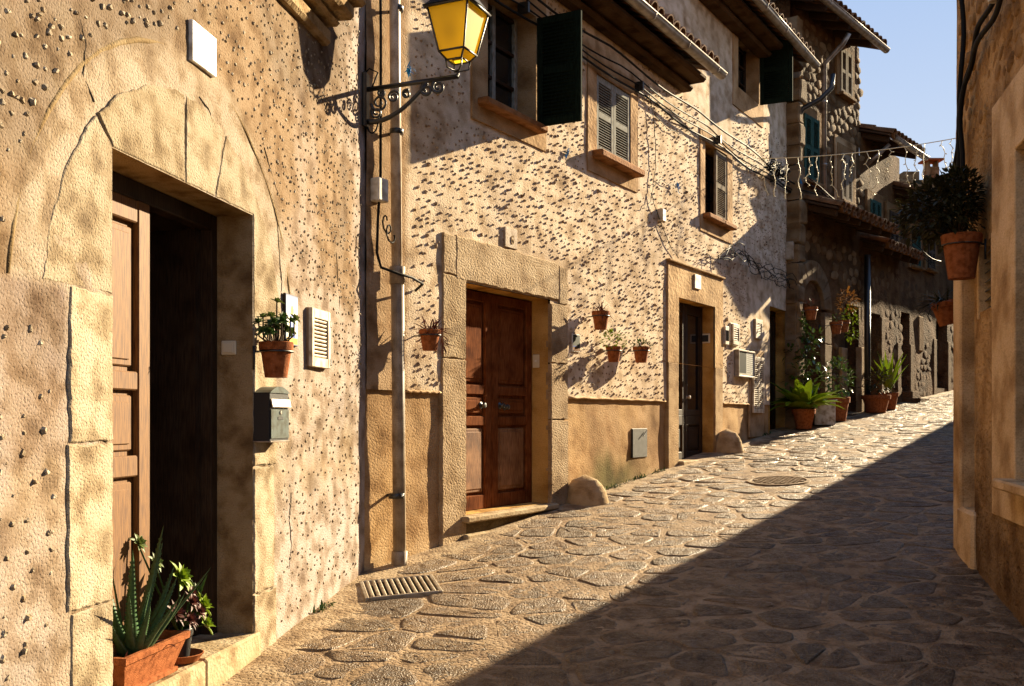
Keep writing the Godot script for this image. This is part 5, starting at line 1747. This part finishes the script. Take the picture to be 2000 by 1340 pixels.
func wires() -> void:
	# bundle along the chip-set house
	var o := thing("cable_bundle", "bundle of sagging black and pale cables strung along under the eaves", "cables", W2)
	for k in 4:
		var m := MB.new()
		var pts := []
		var base := 5.0 + 0.06 * k + r_(-0.01, 0.02)
		var nn := 0.07 + 0.022 * k
		for i in 41:
			var u := lerpf(0.45 + 0.2 * k, 10.25, i / 40.0)
			var span := fmod(u + 0.4 * k, 2.4) / 2.4
			pts.append(Vector3(u, base - 0.05 * 4.0 * span * (1.0 - span) * (0.5 + 0.2 * (k % 3)) + 0.012 * sin(u * 3 + k) - smoothstep(7.5, 10.2, u) * 0.03 * (k - 1), nn + 0.012 * sin(u * 2.0 + k * 2)))
		m.tube(pts, 0.008 if k % 3 else 0.011, -1.0, 6)
		obj("cable", m, M.cable_pale if k == 9 else M.cable_black, o)
	for u in [2.0, 4.4, 6.8, 9.2]:
		bxs("cable_clip", M.iron, o, u, u + 0.03, 5.0, 5.1, 0.02, 0.13, 0.004)
	var knot := MB.new()
	for i in 16:
		var c := Vector3(9.0 + r_(-0.35, 0.5), 5.12 + r_(-0.08, 0.1), 0.16)
		var pts := []
		for q in 8:
			pts.append(c + Vector3(r_(-0.16, 0.16), r_(-0.07, 0.07), r_(-0.05, 0.07)))
		knot.tube(pts, 0.008, -1.0, 5)
	obj("cable_knot", knot, M.cable_black, o)
	# continuing over the rubble house
	o = thing("cable_bundle", "dark cables running on along the rubble house above its lean-to tiles", "cables", W3)
	for k in 3:
		var m := MB.new()
		var pts := []
		for i in 25:
			var u := lerpf(-0.15, 6.5, i / 24.0)
			pts.append(Vector3(u, 5.0 + 0.05 * k - 0.06 * u + 0.05 * sin(u * 2.6 + k), 0.2 + 0.05 * k))
		m.tube(pts, 0.009, -1.0, 6)
		obj("cable", m, M.cable_black, o)
	# thin loose wires and their loops on the wall
	o = thing("loose_wires", "tangle of thin dark wires looping above the two small vents", "cables", W2)
	for k in 6:
		var m := MB.new()
		var pts := []
		for i in 40:
			var t := i / 39.0
			var u := lerpf(6.75, 10.1, t)
			pts.append(Vector3(u, 3.56 + 0.16 * soft.get_noise_2d(u * 90, k * 50.0) + r_(-0.015, 0.015) + (0.16 * sin(clampf((t - 0.02) * 7.0, 0, PI)) if k < 4 else 0.0) + 0.02 * k, 0.06 + 0.03 * (k % 3) + 0.07 * absf(sin(u * 5.0 + k))))
		m.tube(pts, 0.005, -1.0, 5)
		obj("wire", m, M.cable_black, o)
	o = thing("loose_wires", "thin dark wires trailing down the wall between the two shuttered windows", "cables", W2)
	for s in [[[4.75, 5.1], [4.9, 4.75], [4.92, 4.3], [4.8, 3.9], [4.5, 3.75]], [[4.85, 4.9], [5.3, 4.82], [5.8, 4.85]], [[4.8, 4.0], [5.2, 3.6], [5.7, 3.35]], [[4.85, 4.1], [5.1, 4.2], [5.6, 4.22]]]:
		var m := MB.new()
		var pts := []
		for i in s.size() - 1:
			for q in 5:
				pts.append(Vector3(lerpf(s[i][0], s[i + 1][0], q / 5.0) + r_(-0.02, 0.02), lerpf(s[i][1], s[i + 1][1], q / 5.0) + r_(-0.02, 0.02), 0.05))
		m.tube(pts, 0.004, -1.0, 5)
		obj("wire", m, M.cable_black, o)
	bxs("junction_box", M.vent_paint, o, 5.03, 5.13, 3.74, 3.88, 0.02, 0.09, 0.008)
	# on the corner by the drainpipe
	o = thing("junction_box", "white junction box with black cable loops left of the pale drainpipe", "junction box", W2)
	bxs("box", M.white_paint, o, 0.02, 0.13, 3.05, 3.21, 0.02, 0.1, 0.008)
	var m2 := MB.new()
	m2.tube([Vector3(0.1, 5.4, 0.04), Vector3(0.11, 4.2, 0.045), Vector3(0.1, 3.2, 0.05), Vector3(0.06, 2.95, 0.06), Vector3(0.06, 2.7, 0.05), Vector3(0.08, 2.6, 0.07), Vector3(0.17, 2.555, 0.17), Vector3(0.3, 2.55, 0.17), Vector3(0.5, 2.53, 0.12), Vector3(0.53, 2.49, 0.03)], 0.01, -1.0, 6)
	var loop := []
	for k in 19:
		loop.append(Vector3(0.1 + 0.035 * cos(k * 0.75), 2.93 - k * 0.008 + 0.045 * sin(k * 0.75), 0.08 + 0.004 * k))
	m2.tube(loop, 0.006, -1.0, 5)
	obj("black_cable", m2, M.cable_black, o)
	# on the brown house
	o = thing("cable_bundle", "thick black cables bending down the brown house at right", "cables", WR)
	for s in [[[-6.6, 6.0], [-6.6, 4.6], [-6.55, 3.75], [-6.62, 3.5], [-6.85, 3.2], [-7.1, 3.05]], [[-4.6, 4.0], [-5.1, 3.75], [-5.7, 3.72], [-6.2, 3.72], [-6.5, 3.6], [-6.7, 3.35], [-6.75, 3.1], [-6.7, 2.85]], [[-4.6, 4.08], [-5.3, 3.83], [-6.0, 3.8], [-6.45, 3.65], [-6.6, 3.4], [-6.6, 3.0], [-6.52, 2.8]]]:
		var m := MB.new()
		var c := Curve3D.new()
		for p in s:
			c.add_point(Vector3(p[0], p[1], 0.07))
		var pts := []
		for i in 40:
			pts.append(c.sample_baked(c.get_baked_length() * i / 39.0, false) + Vector3(0, 0, 0.01 * sin(i * 0.7)))
		m.tube(pts, 0.015, -1.0, 7)
		obj("cable", m, M.cable_black, o)
	var ins := MB.new()
	ins.lathe([Vector2(0, 0), Vector2(0.03, 0), Vector2(0.04, 0.03), Vector2(0.022, 0.05), Vector2(0.034, 0.08), Vector2(0.015, 0.11), Vector2(0, 0.11)], 14)
	obj("insulator", ins, M.white_paint, o, Transform3D(Basis(), Vector3(-5.52, 3.75, 0.09)))
	# string of icicle lights over the lane
	var a := W2 * Vector3(8.45, 5.17, 0.1)
	var b := a.lerp(Vector3(6.42, 5.46, -11.95), 1.74)
	o = thing("light_string", "string of unlit icicle lights hanging across the lane between the houses", "string lights")
	var at := func(t: float) -> Vector3: return a.lerp(b, t) - Vector3(0, 0.36 * 4.0 * t * (1.0 - t), 0)
	var line := MB.new()
	var lp := []
	for i in 31:
		lp.append(at.call(i / 30.0))
	line.tube(lp, 0.006, -1.0, 5)
	obj("carrier_wire", line, M.string_light, o)
	for k in 18:
		var t := 0.012 + k * 0.0235 + r_(-0.007, 0.007)
		var m := MB.new()
		var p: Vector3 = at.call(t)
		var pts := [p]
		var lng := r_(0.28, 0.58)
		for q in 7:
			pts.append(p + Vector3(r_(-0.03, 0.03) + 0.02 * q * (0.5 if k % 3 == 0 else -0.2), -lng * (q + 1) / 7.0, r_(-0.02, 0.02)))
		m.tube(pts, 0.005, -1.0, 5)
		for q in range(1, 8):
			var d := Vector3(r_(-1, 1), -0.3, r_(-1, 1)).normalized() * 0.035
			m.tube([pts[q], pts[q] + d * 0.8], 0.006, -1.0, 5)
		obj("light_strand", m, M.string_light, o)

func ribbons() -> void:
	for s in [[W2, 0.33, 4.02, 0.12, "blue plastic scrap tied beside the drainpipe near the lamp bracket"], [W2, 2.87, 4.02, 0.04, "blue plastic scrap on the chipped wall below the open shutter"], [W2, 7.6, 5.18, 0.22, "blue plastic scrap caught on the cables above the half open window"], [W2, 10.05, 5.14, 0.24, "blue plastic scrap at the far end of the cables near the lights"], [W2, 5.55, 4.2, 0.06, "tiny blue plastic scrap on a wire between the shuttered windows"]]:
		var m := MB.new()
		for i in 16:
			m.blade(Vector3(r_(-0.02, 0.02), r_(-0.03, 0.03), 0), Vector3(r_(-1, 1), r_(-1, 1), r_(-0.4, 1)), Vector3.UP, r_(0.04, 0.075), 0.014, r_(-2, 2), 4, 0.1, 0.5)
		tag(obj("blue_ribbon", m, M.blue_plastic, self, on(s[0], s[1], s[2], s[3])), s[4], "ribbon", "blue plastic scraps on the wires")

func picture(w: int, h: int, draw: Callable) -> StandardMaterial3D:
	var im := Image.create(w, h, false, Image.FORMAT_RGBA8)
	for y in h:
		for x in w:
			im.set_pixel(x, y, draw.call(float(x) / w, float(y) / h))
	var m := StandardMaterial3D.new()
	m.albedo_texture = ImageTexture.create_from_image(im)
	m.roughness = 0.35
	return m

func face(parent: Node, called: String, m: Material, x0: float, x1: float, y0: float, y1: float, z: float) -> void:
	var q := QuadMesh.new()
	q.size = Vector2(x1 - x0, y1 - y0)
	obj(called, q, m, parent, Transform3D(Basis(), Vector3((x0 + x1) / 2, (y0 + y1) / 2, z)))

func fittings() -> void:
	# white plaque over the arch
	var o := thing("wall_plaque", "blank white marble plaque above the arched doorway", "plaque", on(W1, 4.635, 3.21, 0.0))
	bxs("slab", M.marble, o, -0.118, 0.118, -0.09, 0.09, 0.0, 0.022, 0.004)
	# painted tile
	o = thing("tile_plaque", "small painted ceramic tile of a blue robed figure behind the leggy succulent", "tile", on(W1, 5.7, 2.1, 0.0))
	bxs("backing", M.wood_dark, o, -0.092, 0.092, -0.14, 0.14, 0.0, 0.015, 0.002)
	face(o, "painted_face", picture(36, 56, func(x, y):
		var c := Color(0.86, 0.84, 0.8)
		if Vector2((x - 0.5) * 0.8, y - 0.3).length() < 0.1: c = Color(0.75, 0.6, 0.3)
		if y > 0.36 and absf(x - 0.5) < 0.08 + (y - 0.36) * 0.4: c = Color(0.2, 0.33, 0.7)
		if y > 0.42 and y < 0.8 and absf(x - 0.5) < 0.06: c = Color(0.7, 0.75, 0.85)
		if y > 0.84: c = Color(0.8, 0.65, 0.2)
		if absf(x - 0.5) > 0.45 or absf(y - 0.5) > 0.47: c = Color(0.35, 0.4, 0.55)
		return c), -0.088, 0.088, -0.136, 0.136, 0.0165)
	# letter box
	o = thing("letter_box", "small grey steel letter box under the potted succulent by the arched doorway", "letter box", on(W1, 5.34, 1.445, 0.0))
	bxs("body", M.black_plastic, o, -0.128, 0.128, 0.0, 0.245, 0.0, 0.088, 0.004)
	var lid := MB.new()
	for k in 8:
		var a0 := lerpf(-0.5, 0.5, k / 8.0)
		var a1 := lerpf(-0.5, 0.5, (k + 1) / 8.0)
		var p0 := Vector2(sin(a0) * 0.272, cos(a0) * 0.272 - 0.2387 + 0.245)
		var p1 := Vector2(sin(a1) * 0.272, cos(a1) * 0.272 - 0.2387 + 0.245)
		lid.quad(Vector3(p0.x, p0.y, 0.094), Vector3(p1.x, p1.y, 0.094), Vector3(p1.x, p1.y, 0), Vector3(p0.x, p0.y, 0))
		lid.quad(Vector3(p0.x, 0.244, 0.094), Vector3(p1.x, 0.244, 0.094), Vector3(p1.x, p1.y, 0.094), Vector3(p0.x, p0.y, 0.094))
	obj("lid", lid, M.mail_steel, o)
	bx("slot_flap", M.zinc, o, Vector3(0, 0.192, 0.097), Vector3(0.25, 0.045, 0.008), 0.003, Basis(Vector3.RIGHT, -0.2))
	bxs("door_panel", M.mail_steel, o, -0.12, 0.12, 0.012, 0.162, 0.089, 0.093, 0.003)
	bxs("name_window", M.black_plastic, o, -0.035, 0.035, 0.108, 0.124, 0.0932, 0.0955, 0.001)
	var lk := MB.new()
	lk.lathe([Vector2(0, 0.006), Vector2(0.009, 0.005), Vector2(0.011, 0)], 12, Vector3.ZERO, Basis(Vector3.RIGHT, PI / 2))
	obj("lock", lk, M.zinc, o, Transform3D(Basis(), Vector3(0, 0.145, 0.0935)))
	bxs("bottom_edge", M.zinc, o, -0.13, 0.13, -0.006, 0.002, 0.0, 0.095, 0.002)
	# light switch in the side of the doorway
	o = thing("bell_push", "cream bell push in the shaded side of the arched doorway", "bell push", Transform3D(W1.basis * Basis(Vector3.UP, -PI / 2), W1 * Vector3(5.209, 1.915, -0.125)))
	bxs("plate", M.cream_plastic, o, -0.04, 0.04, -0.036, 0.036, 0.0, 0.012, 0.006)
	bxs("rocker", M.cream_plastic, o, -0.027, 0.027, -0.025, 0.025, 0.012, 0.018, 0.004)
	o = thing("bell_push", "yellowed bell push in the sunlit side of the red door's opening", "bell push", Transform3D(W2.basis * Basis(Vector3.UP, -PI / 2), W2 * Vector3(2.579, 2.08, -0.12)))
	bxs("plate", M.cream_plastic, o, -0.035, 0.035, -0.06, 0.06, 0.0, 0.012, 0.006)
	bxs("button", M.white_paint, o, -0.012, 0.012, -0.012, 0.012, 0.012, 0.018, 0.004)
	o = thing("intercom", "small black intercom panel beside the dark glazed door", "intercom", Transform3D(W2.basis * Basis(Vector3.UP, -PI / 2), W2 * Vector3(6.829, 2.57, -0.08)))
	bxs("plate", M.cream_plastic, o, -0.06, 0.06, -0.06, 0.06, 0.0, 0.015, 0.005)
	bxs("screen", M.black_plastic, o, -0.042, 0.042, -0.042, 0.042, 0.015, 0.02, 0.004)
	o = thing("meter_box", "small pale meter box on the wall right of the dark glazed door", "meter box", on(W2, 7.23, 2.62, 0.02))
	bxs("box", M.vent_paint, o, -0.08, 0.06, -0.11, 0.13, 0.0, 0.05, 0.006)
	bxs("glass", M.glaze_dark, o, -0.06, 0.04, -0.06, 0.08, 0.05, 0.054, 0.002)
	# house number, name plate, art tile
	o = thing("number_plate", "pale stone house number plate above the red door's lintel", "number plate", on(W2, 1.875, 3.075, 0.02))
	bxs("plate", M.plate_stone, o, -0.1, 0.1, -0.085, 0.085, 0.0, 0.02, 0.005)
	var tm := TextMesh.new()
	tm.text = "6"
	tm.font_size = 16
	tm.pixel_size = 0.006
	tm.depth = 0.006
	obj("digit", tm, M.sill_stone, o, Transform3D(Basis(), Vector3(0.015, -0.01, 0.022)))
	o = thing("name_plate", "white plate on the plaster above the dark glazed door", "plate", on(W2, 6.19, 3.2, 0.044))
	bxs("plate", M.marble, o, -0.1, 0.1, -0.085, 0.085, 0.0, 0.02, 0.004)
	o = thing("art_tile", "dark painted tile among the shadows of the wall pots", "tile", on(W2, 3.07, 2.27, 0.022))
	bxs("backing", M.white_paint, o, -0.08, 0.08, -0.085, 0.085, 0.0, 0.012, 0.003)
	face(o, "painted_face", picture(32, 32, func(x, y):
		var n := fine.get_noise_2d(x * 900, y * 900)
		var c := Color(0.12, 0.13, 0.1).lerp(Color(0.25, 0.3, 0.25), clampf(n + 0.3, 0, 1))
		if y > 0.75: c = Color(0.6, 0.4, 0.12).lerp(Color(0.3, 0.15, 0.1), clampf(n + 0.4, 0, 1))
		if y > 0.66 and y < 0.75 and x < 0.5: c = Color(0.15, 0.25, 0.6)
		return c), -0.07, 0.07, -0.075, 0.075, 0.0135)
	# meter door in the dado
	o = thing("meter_door", "dark grey metal meter door set in the ochre dado", "meter door", on(W2, 4.58, 1.3, 0.0))
	bxs("door_plate", M.panel_grey, o, -0.2, 0.2, -0.155, 0.155, -0.02, 0.014, 0.004)
	bxs("hinge_strip", M.panel_grey, o, -0.2, -0.18, -0.15, 0.15, 0.0145, 0.024, 0.002)
	bx("handle", M.iron, o, Vector3(0.1, 0.1, 0.03), Vector3(0.12, 0.012, 0.012), 0.002, Basis(Vector3(0, 0, 1), 0.5))
	# notice board
	o = thing("notice_board", "glazed notice board with a dark poster and a white printed sheet", "notice board", on(W2, 7.95, 2.295, 0.03))
	bxs("back", M.zinc, o, -0.34, 0.34, -0.175, 0.175, 0.0, 0.05, 0.004)
	face(o, "poster", picture(64, 48, func(x, y):
		var c := Color(0.78, 0.78, 0.74)
		if x < 0.5: c = Color(0.03, 0.08, 0.06)
		elif fmod(y * 12.0, 1.0) < 0.3 and x > 0.54 and x < 0.94 and y > 0.06: c = Color(0.45, 0.45, 0.43)
		if y > 0.88: c = Color(0.7, 0.68, 0.62)
		return c), -0.325, 0.325, -0.16, 0.16, 0.0515)
	for s in [[-0.345, -0.325, -0.18, 0.18], [0.325, 0.345, -0.18, 0.18]]:
		bxs("frame", M.zinc, o, s[0], s[1], s[2], s[3], 0.0, 0.065, 0.003)
	for s in [-0.18, 0.16]:
		bxs("frame", M.zinc, o, -0.324, 0.324, s, s + 0.02, 0.0, 0.065, 0.003)
	# guard stones
	for s in [[3.0, 0.16, 0.2, 0.27, "rounded guard stone at the foot of the red door's jamb"], [7.0, 0.14, 0.19, 0.3, "rounded upright guard stone beside the dark glazed door's step"]]:
		var m := MB.new()
		var prof := []
		for k in 9:
			var t := k / 8.0
			prof.append(Vector2(s[2] * (1.05 - 0.1 * t) * sqrt(maxf(0.0, 1.0 - pow(t, 2.6))), -0.15 + (s[3] + 0.15) * t))
		m.lathe(prof, 22)
		for i in m.v.size():
			var p := m.v[i]
			m.v[i] = Vector3(p.x * 0.85, p.y, p.z * 1.15) + Vector3(1, 0.6, 1) * 0.012 * soft.get_noise_3d(p.x * 300 + s[0] * 99, p.y * 300, p.z * 300)
			m.c[i] = Color(0.5, 0.39, 0.25)
		var q := W2 * Vector3(s[0], 0, s[1])
		tag(obj("guard_stone", m, M.cut_stone, self, Transform3D(W2.basis, Vector3(q.x, ground(q.x, q.z), q.z))), s[4], "guard stone", "guard stones at the doorways")

func tilted(x: float, z: float, up: float, yaw: float) -> Transform3D:
	var ex := Vector3(1, SLOPE * 0.5, 0).normalized()
	var ez := Vector3(0, -SLOPE * 0.866, 1).normalized()
	var ey := ez.cross(ex).normalized()
	return Transform3D(Basis(ex, ey, ex.cross(ey)) * Basis(Vector3.UP, yaw), lay(x, z, up))

func ironwork_in_the_lane() -> void:
	var o := thing("drain_grate", "square iron drain grate with parallel bars at the foot of the ochre house", "drain grate", tilted(-0.71, 6.5, 0.004, 0.22))
	bxs("pit", M.soil, o, -0.2, 0.2, -0.05, 0.004, -0.2, 0.2, 0.0)
	for s in [[-0.24, -0.215, -0.24, 0.24], [0.215, 0.24, -0.24, 0.24]]:
		bxs("rim", M.grate_iron, o, s[0], s[1], -0.03, 0.02, s[2], s[3], 0.004)
	for s in [-0.24, 0.215]:
		bxs("rim", M.grate_iron, o, -0.215, 0.215, -0.03, 0.02, s, s + 0.025, 0.004)
	for k in 11:
		var x := -0.19 + k * 0.038
		bxs("bar", M.grate_iron, o, x - 0.011, x + 0.011, 0.004, 0.022, -0.215, 0.215, 0.006)
	o = thing("manhole_cover", "round worn manhole cover in the middle of the sunlit lane", "manhole cover", tilted(2.68, 10.3, -0.006, 0.3))
	var m := MB.new()
	m.lathe([Vector2(0, 0.012), Vector2(0.27, 0.012), Vector2(0.275, 0.022), Vector2(0.31, 0.022), Vector2(0.32, -0.02)], 36)
	obj("disc", m, M.worn_iron, o)
	m = MB.new()
	for i in range(-4, 5):
		for k in range(-4, 5):
			if Vector2(i, k).length() < 4.4:
				m.box(Vector3(i * 0.055, 0.016, k * 0.055), Vector3(0.036, 0.012, 0.036), 0.003)
	obj("studs", m, M.worn_iron, o, Transform3D(), "stuff")

func weeds() -> void:
	var m := MB.new()
	for s in [[W2, 4.2, 0.7], [W2, 4.55, 0.25], [W2, 3.85, 0.35], [W2, 3.2, 0.15], [W1, 6.15, 0.25], [W2, 9.0, 0.4], [W2, 5.0, 0.3]]:
		for i in 34:
			var u: float = s[1] + r_(-1, 1) * s[2] * 0.5
			var n := r_(0.015, 0.06)
			var p: Vector3 = s[0] * Vector3(u, 0, n)
			p.y = ground(p.x, p.z)
			m.blade(p, Vector3(r_(-0.8, 0.8), r_(0.5, 1.2), r_(-0.8, 0.8)), Vector3.UP, r_(0.02, 0.085), r_(0.008, 0.018), r_(0.2, 1.2), 3, 0.2)
	var o := obj("weeds", m, M.leaf_green, self, Transform3D(), "stuff")
	tag(o, "low green weeds growing along the foot of the walls", "weeds")

# ------------------------------------------------------------------
func _ready() -> void:
	var cam := Camera3D.new()
	cam.name = "camera"
	add_child(cam)
	cam.position = Vector3(0, EYE, 0)
	cam.projection = Camera3D.PROJECTION_FRUSTUM
	cam.near = 0.05
	cam.far = 600.0
	cam.size = cam.near * 2.0 * 670.0 / 2000.0
	cam.frustum_offset = Vector2(0, cam.near * 148.0 / 2000.0)
	cam.current = true

	var sun := DirectionalLight3D.new()
	sun.name = "sun"
	add_child(sun)
	var az := deg_to_rad(44.5)
	var el := deg_to_rad(20.5)
	sun.basis = Basis.looking_at(-Vector3(sin(az) * cos(el), sin(el), -cos(az) * cos(el)), Vector3.UP)
	sun.light_energy = 1.6
	sun.light_color = Color(1.0, 0.915, 0.76)
	sun.light_angular_distance = 0.5
	sun.shadow_enabled = true

	var env := Environment.new()
	env.background_mode = Environment.BG_SKY
	var sky := ProceduralSkyMaterial.new()
	sky.sky_top_color = Color(0.21, 0.33, 0.484)
	sky.sky_horizon_color = Color(0.51, 0.524, 0.53)
	sky.sky_curve = 0.3
	sky.ground_horizon_color = Color(0.36, 0.33, 0.28)
	sky.ground_bottom_color = Color(0.22, 0.19, 0.15)
	sky.sun_angle_max = 1.0
	env.sky = Sky.new()
	env.sky.sky_material = sky
	env.tonemap_mode = Environment.TONE_MAPPER_LINEAR
	env.tonemap_exposure = 4.1
	env.sdfgi_enabled = true
	env.ssao_enabled = true
	env.ssil_enabled = true
	var we := WorldEnvironment.new()
	we.name = "air"
	we.environment = env
	add_child(we)

	rng.seed = 20
	soft.seed = 4
	soft.frequency = 0.012
	soft.fractal_octaves = 4
	fine.seed = 8
	fine.frequency = 0.03
	fine.fractal_octaves = 3
	materials()
	more_materials()
	W1 = frame(Vector3(-2.1254, 0, 0), Vector3(0.15799, 0, -0.98744))
	W2 = frame(Vector3(-1.003, 0, -7.015), Vector3(0.5145, 0, -0.8575))
	W3 = frame(Vector3(4.296, 0, -15.614), Vector3(0.6247, 0, -0.7809))
	WR = frame(Vector3(1.2825, 0, 0), Vector3(-0.24254, 0, 0.97014))
	make_chips()
	make_rubble()
	lane()
	arch_house()
	chip_house()
	rubble_house()
	far_houses()
	distant_house()
	right_house()
	garden_wall()
	walled_house()
	street_lamp()
	pipes()
	wires()
	doorway_plants()
	hanging_pots()
	far_plants()
	fittings()
	ironwork_in_the_lane()
	ribbons()
	weeds()

func more_materials() -> void:
	var one := Vector3.ONE
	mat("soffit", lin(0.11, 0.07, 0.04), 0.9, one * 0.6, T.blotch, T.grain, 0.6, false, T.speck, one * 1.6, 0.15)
	mat("threshold", lin(0.48, 0.39, 0.26), 0.85, one * 1.1, T.blotch, T.grain, 0.5, false, T.speck, one * 2.6, 0.2)
	mat("step_dark", lin(0.2, 0.15, 0.08), 0.9, one * 0.8, T.blotch, T.pits, 1.2, false, T.speck, one * 2.6, 0.2)
	mat("sill_stone", lin(0.45, 0.34, 0.2), 0.9, one * 1.0, T.blotch, T.pits, 0.8, false, T.speck, one * 2.0, 0.2)
	mat("sill_terra", lin(0.4, 0.2, 0.09), 0.9, one * 1.0, T.blotch, T.pits, 0.6, false, T.speck, one * 2.0, 0.2)
	mat("plate_stone", lin(0.5, 0.4, 0.31), 0.8, one * 2.0, T.blotch, T.grain, 0.3)
	mat("plaster_smooth", Color.WHITE, 0.92, one * 0.6, T.blotch, T.grain, 0.8, true, T.speck, one * 1.6, 0.15)
	mat("plaster_flat", lin(0.5, 0.36, 0.22), 0.92, one * 0.6, T.blotch, T.grain, 0.8, false, T.speck, one * 1.6, 0.15)
	mat("plaster_dim", lin(0.28, 0.18, 0.095), 0.92, one * 0.6, T.blotch, T.grain, 0.8, false, T.speck, one * 1.6, 0.15)
	mat("plaster_yellow", lin(0.6, 0.38, 0.13), 0.9, one * 0.6, T.blotch, T.grain, 0.6, false, T.speck, one * 1.6, 0.15)
	mat("rubble_flat", lin(0.17, 0.1, 0.055), 0.93, one * 0.7, T.blotch, T.pits, 3.0, false, T.speck, one * 1.6, 0.2)
	mat("ochre_smooth", lin(0.86, 0.63, 0.37), 0.9, one * 0.5, T.blotch, T.grain, 0.8, false, T.speck, one * 1.4, 0.15)
	mat("door_grey", lin(0.16, 0.11, 0.065), 0.7, one * 0.8, T.blotch)
	mat("coping", lin(0.38, 0.28, 0.17), 0.9, one * 0.8, T.blotch, T.pits, 1.5, false, T.speck, one * 2.0, 0.2)
	mat("pipe_dark", lin(0.36, 0.3, 0.235), 0.5, one * 1.5, T.blotch, null, 0.0, false, T.speck, one * 2.0, 0.4)
	mat("panel_pale", lin(0.4, 0.36, 0.3), 0.5, one * 2.0, T.blotch)
	mat("shell_dark", lin(0.12, 0.078, 0.045), 0.95, one * 0.6, T.blotch)
	mat("worn_iron", lin(0.34, 0.26, 0.17), 0.8, one * 3.0, T.blotch, T.grain, 0.1, false, T.speck, one * 4.0, 0.3)
	mat("grate_iron", lin(0.42, 0.37, 0.3), 0.5, one * 3.0, T.blotch, T.grain, 0.1, false, T.speck, one * 4.0, 0.5)
	M.grate_iron.metallic = 0.4
